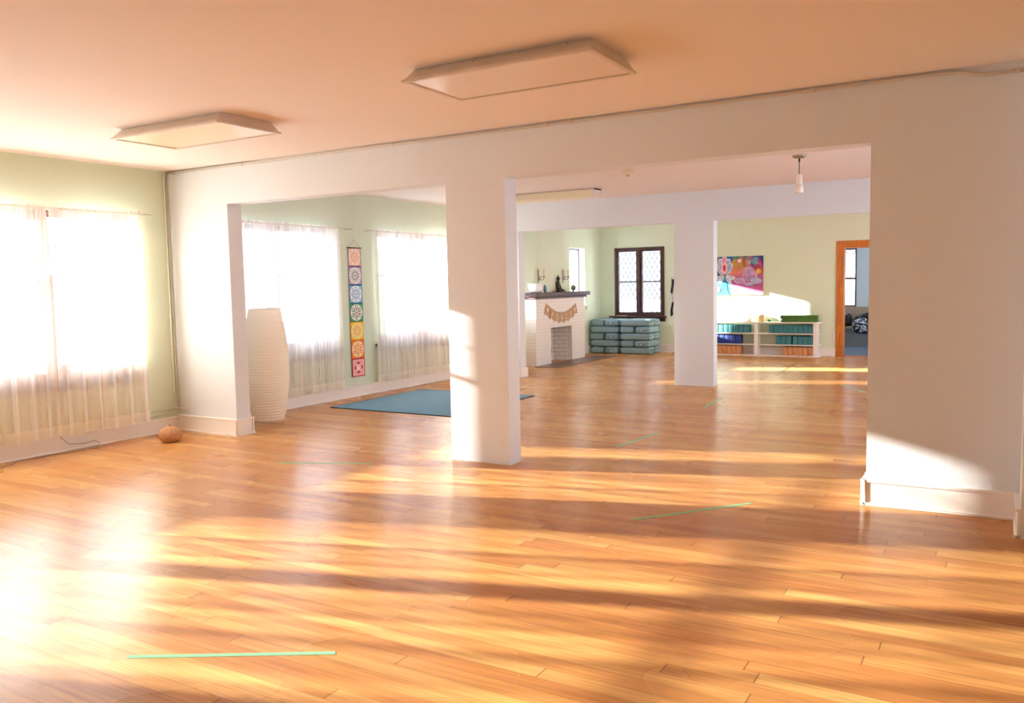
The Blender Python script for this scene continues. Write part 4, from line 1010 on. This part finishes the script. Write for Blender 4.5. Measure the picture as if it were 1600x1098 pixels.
block_row(3.80, 4.340, 6, .020, .155, M_cork, 'orange wooden yoga block', 'the bottom right shelf', 'wooden blocks on the bottom right shelf')
block_row(2.22, 3.175, 10, .431, .150, M_teal, 'teal foam yoga block', 'the upper left shelf', 'teal blocks on the upper left shelf')
block_row(2.22, 3.02, 8, .221, .160, M_blue, 'royal blue foam yoga block', 'the middle left shelf', 'blue blocks on the middle left shelf')
block_row(2.22, 3.02, 9, .020, .165, M_cork, 'orange wooden yoga block', 'the bottom left shelf', 'wooden blocks on the bottom left shelf')
# things on top of the shelf
tz = .6385
o = empty('folded_green_mats', (4.08, 10.34, tz), 'pile of folded green mats on top of the shelf at right', 'mat pile')
for k in range(4):
    a_ = .006*k
    MB().rbox(3.765+.01*math.sin(k*2)-a_*.5, 4.39+.012*math.cos(k)+a_, sy0+.015, sy1-.02, tz+.001+k*.031, tz+.0305+k*.031, .010, 3, jit=.4+k*.1).build('folded_mat', mat('moss_green_foam', '4f7d38', .75, var=.15, vscale=12), o)
o = empty('white_storage_box', (3.14, 10.33, tz), 'small white box with handle slot on the shelf top', 'box')
MB().rbox(3.075, 3.215, sy0+.03, sy0+.20, tz+.001, tz+.125, .006).build('box_body', mat('warm_white_box', 'eee2d8', .5), o)
MB().rbox(3.065, 3.225, sy0+.02, sy0+.21, tz+.118, tz+.142, .006).build('lid', M_white, o)
MB().rbox(3.10, 3.16, sy0+.027, sy0+.031, tz+.085, tz+.098, .0015).build('slot', mat('slot_off_white', 'fbf6ee', .5), o)  # slot drawn as an off-white strip, paler than the box
o = empty('gold_candle_jar', (3.405, 10.31, tz), 'square gold patterned candle holder on the shelf top', 'candle holder')
MB().rbox(3.357, 3.455, sy0+.05, sy0+.15, tz+.001, tz+.118, .008).build('jar', mat('gold_mosaic', 'd3a75c', .5, col2='f0e0b8', vscale=60), o)
MB().lathe([(.045, .116), (.046, .135), (.03, .142), (0, .142)], (3.405, sy0+.10, tz), 20).build('candle', mat('cream_wax', 'ead7ae', .5), o)
o = MB(); o.lathe([(.012, .001), (.034, .022), (.042, .034), (.030, .048), (0, .052)], (3.545, sy0+.09, tz), 10, False)
tag(o.build('green_gem_holder', mat('emerald_glaze', '1f8a68', .25)), 'small faceted emerald green gem on the shelf top', 'ornament')
# pale stand on shelf top at left
o = empty('white_arched_stand', (2.78, 10.33, tz), 'small white arched wooden stand on the shelf top, beside the far pillar', 'stand')
M_st = mat('pale_pink_white_wood', 'f0e0da', .5)
arc = lambda x0_, x1_, zc_, n=10: [(x0_+(x1_-x0_)*k/n, sy0+.10, tz+zc_-.05*(abs(k/n)**2)) for k in range(n+1)]
MB().prism([(2.70, .19), (2.765, .19), (2.80, .003), (2.77, .003)], lambda u, v, s_: (u, sy0+.09+.025*s_, tz+v)).build('leg', M_st, o, .003)
MB().prism([(2.80, .185), (2.85, .185), (2.82, .003), (2.802, .003)], lambda u, v, s_: (u, sy0+.09+.025*s_, tz+v)).build('leg', M_st, o, .003)
MB().prism([(2.50, .235), (3.05, .205), (3.05, .175), (3.03, .145), (2.98, .165), (2.86, .185), (2.70, .19), (2.58, .205), (2.52, .20), (2.50, .18)], lambda u, v, s_: (u, sy0+.08+.05*s_, tz+v)).build('arched_top', M_st, o, .003)
MB().prism([(3.03, .165), (3.05, .165), (3.05, .003), (3.035, .003)], lambda u, v, s_: (u, sy0+.09+.025*s_, tz+v)).build('leg', M_st, o, .002)
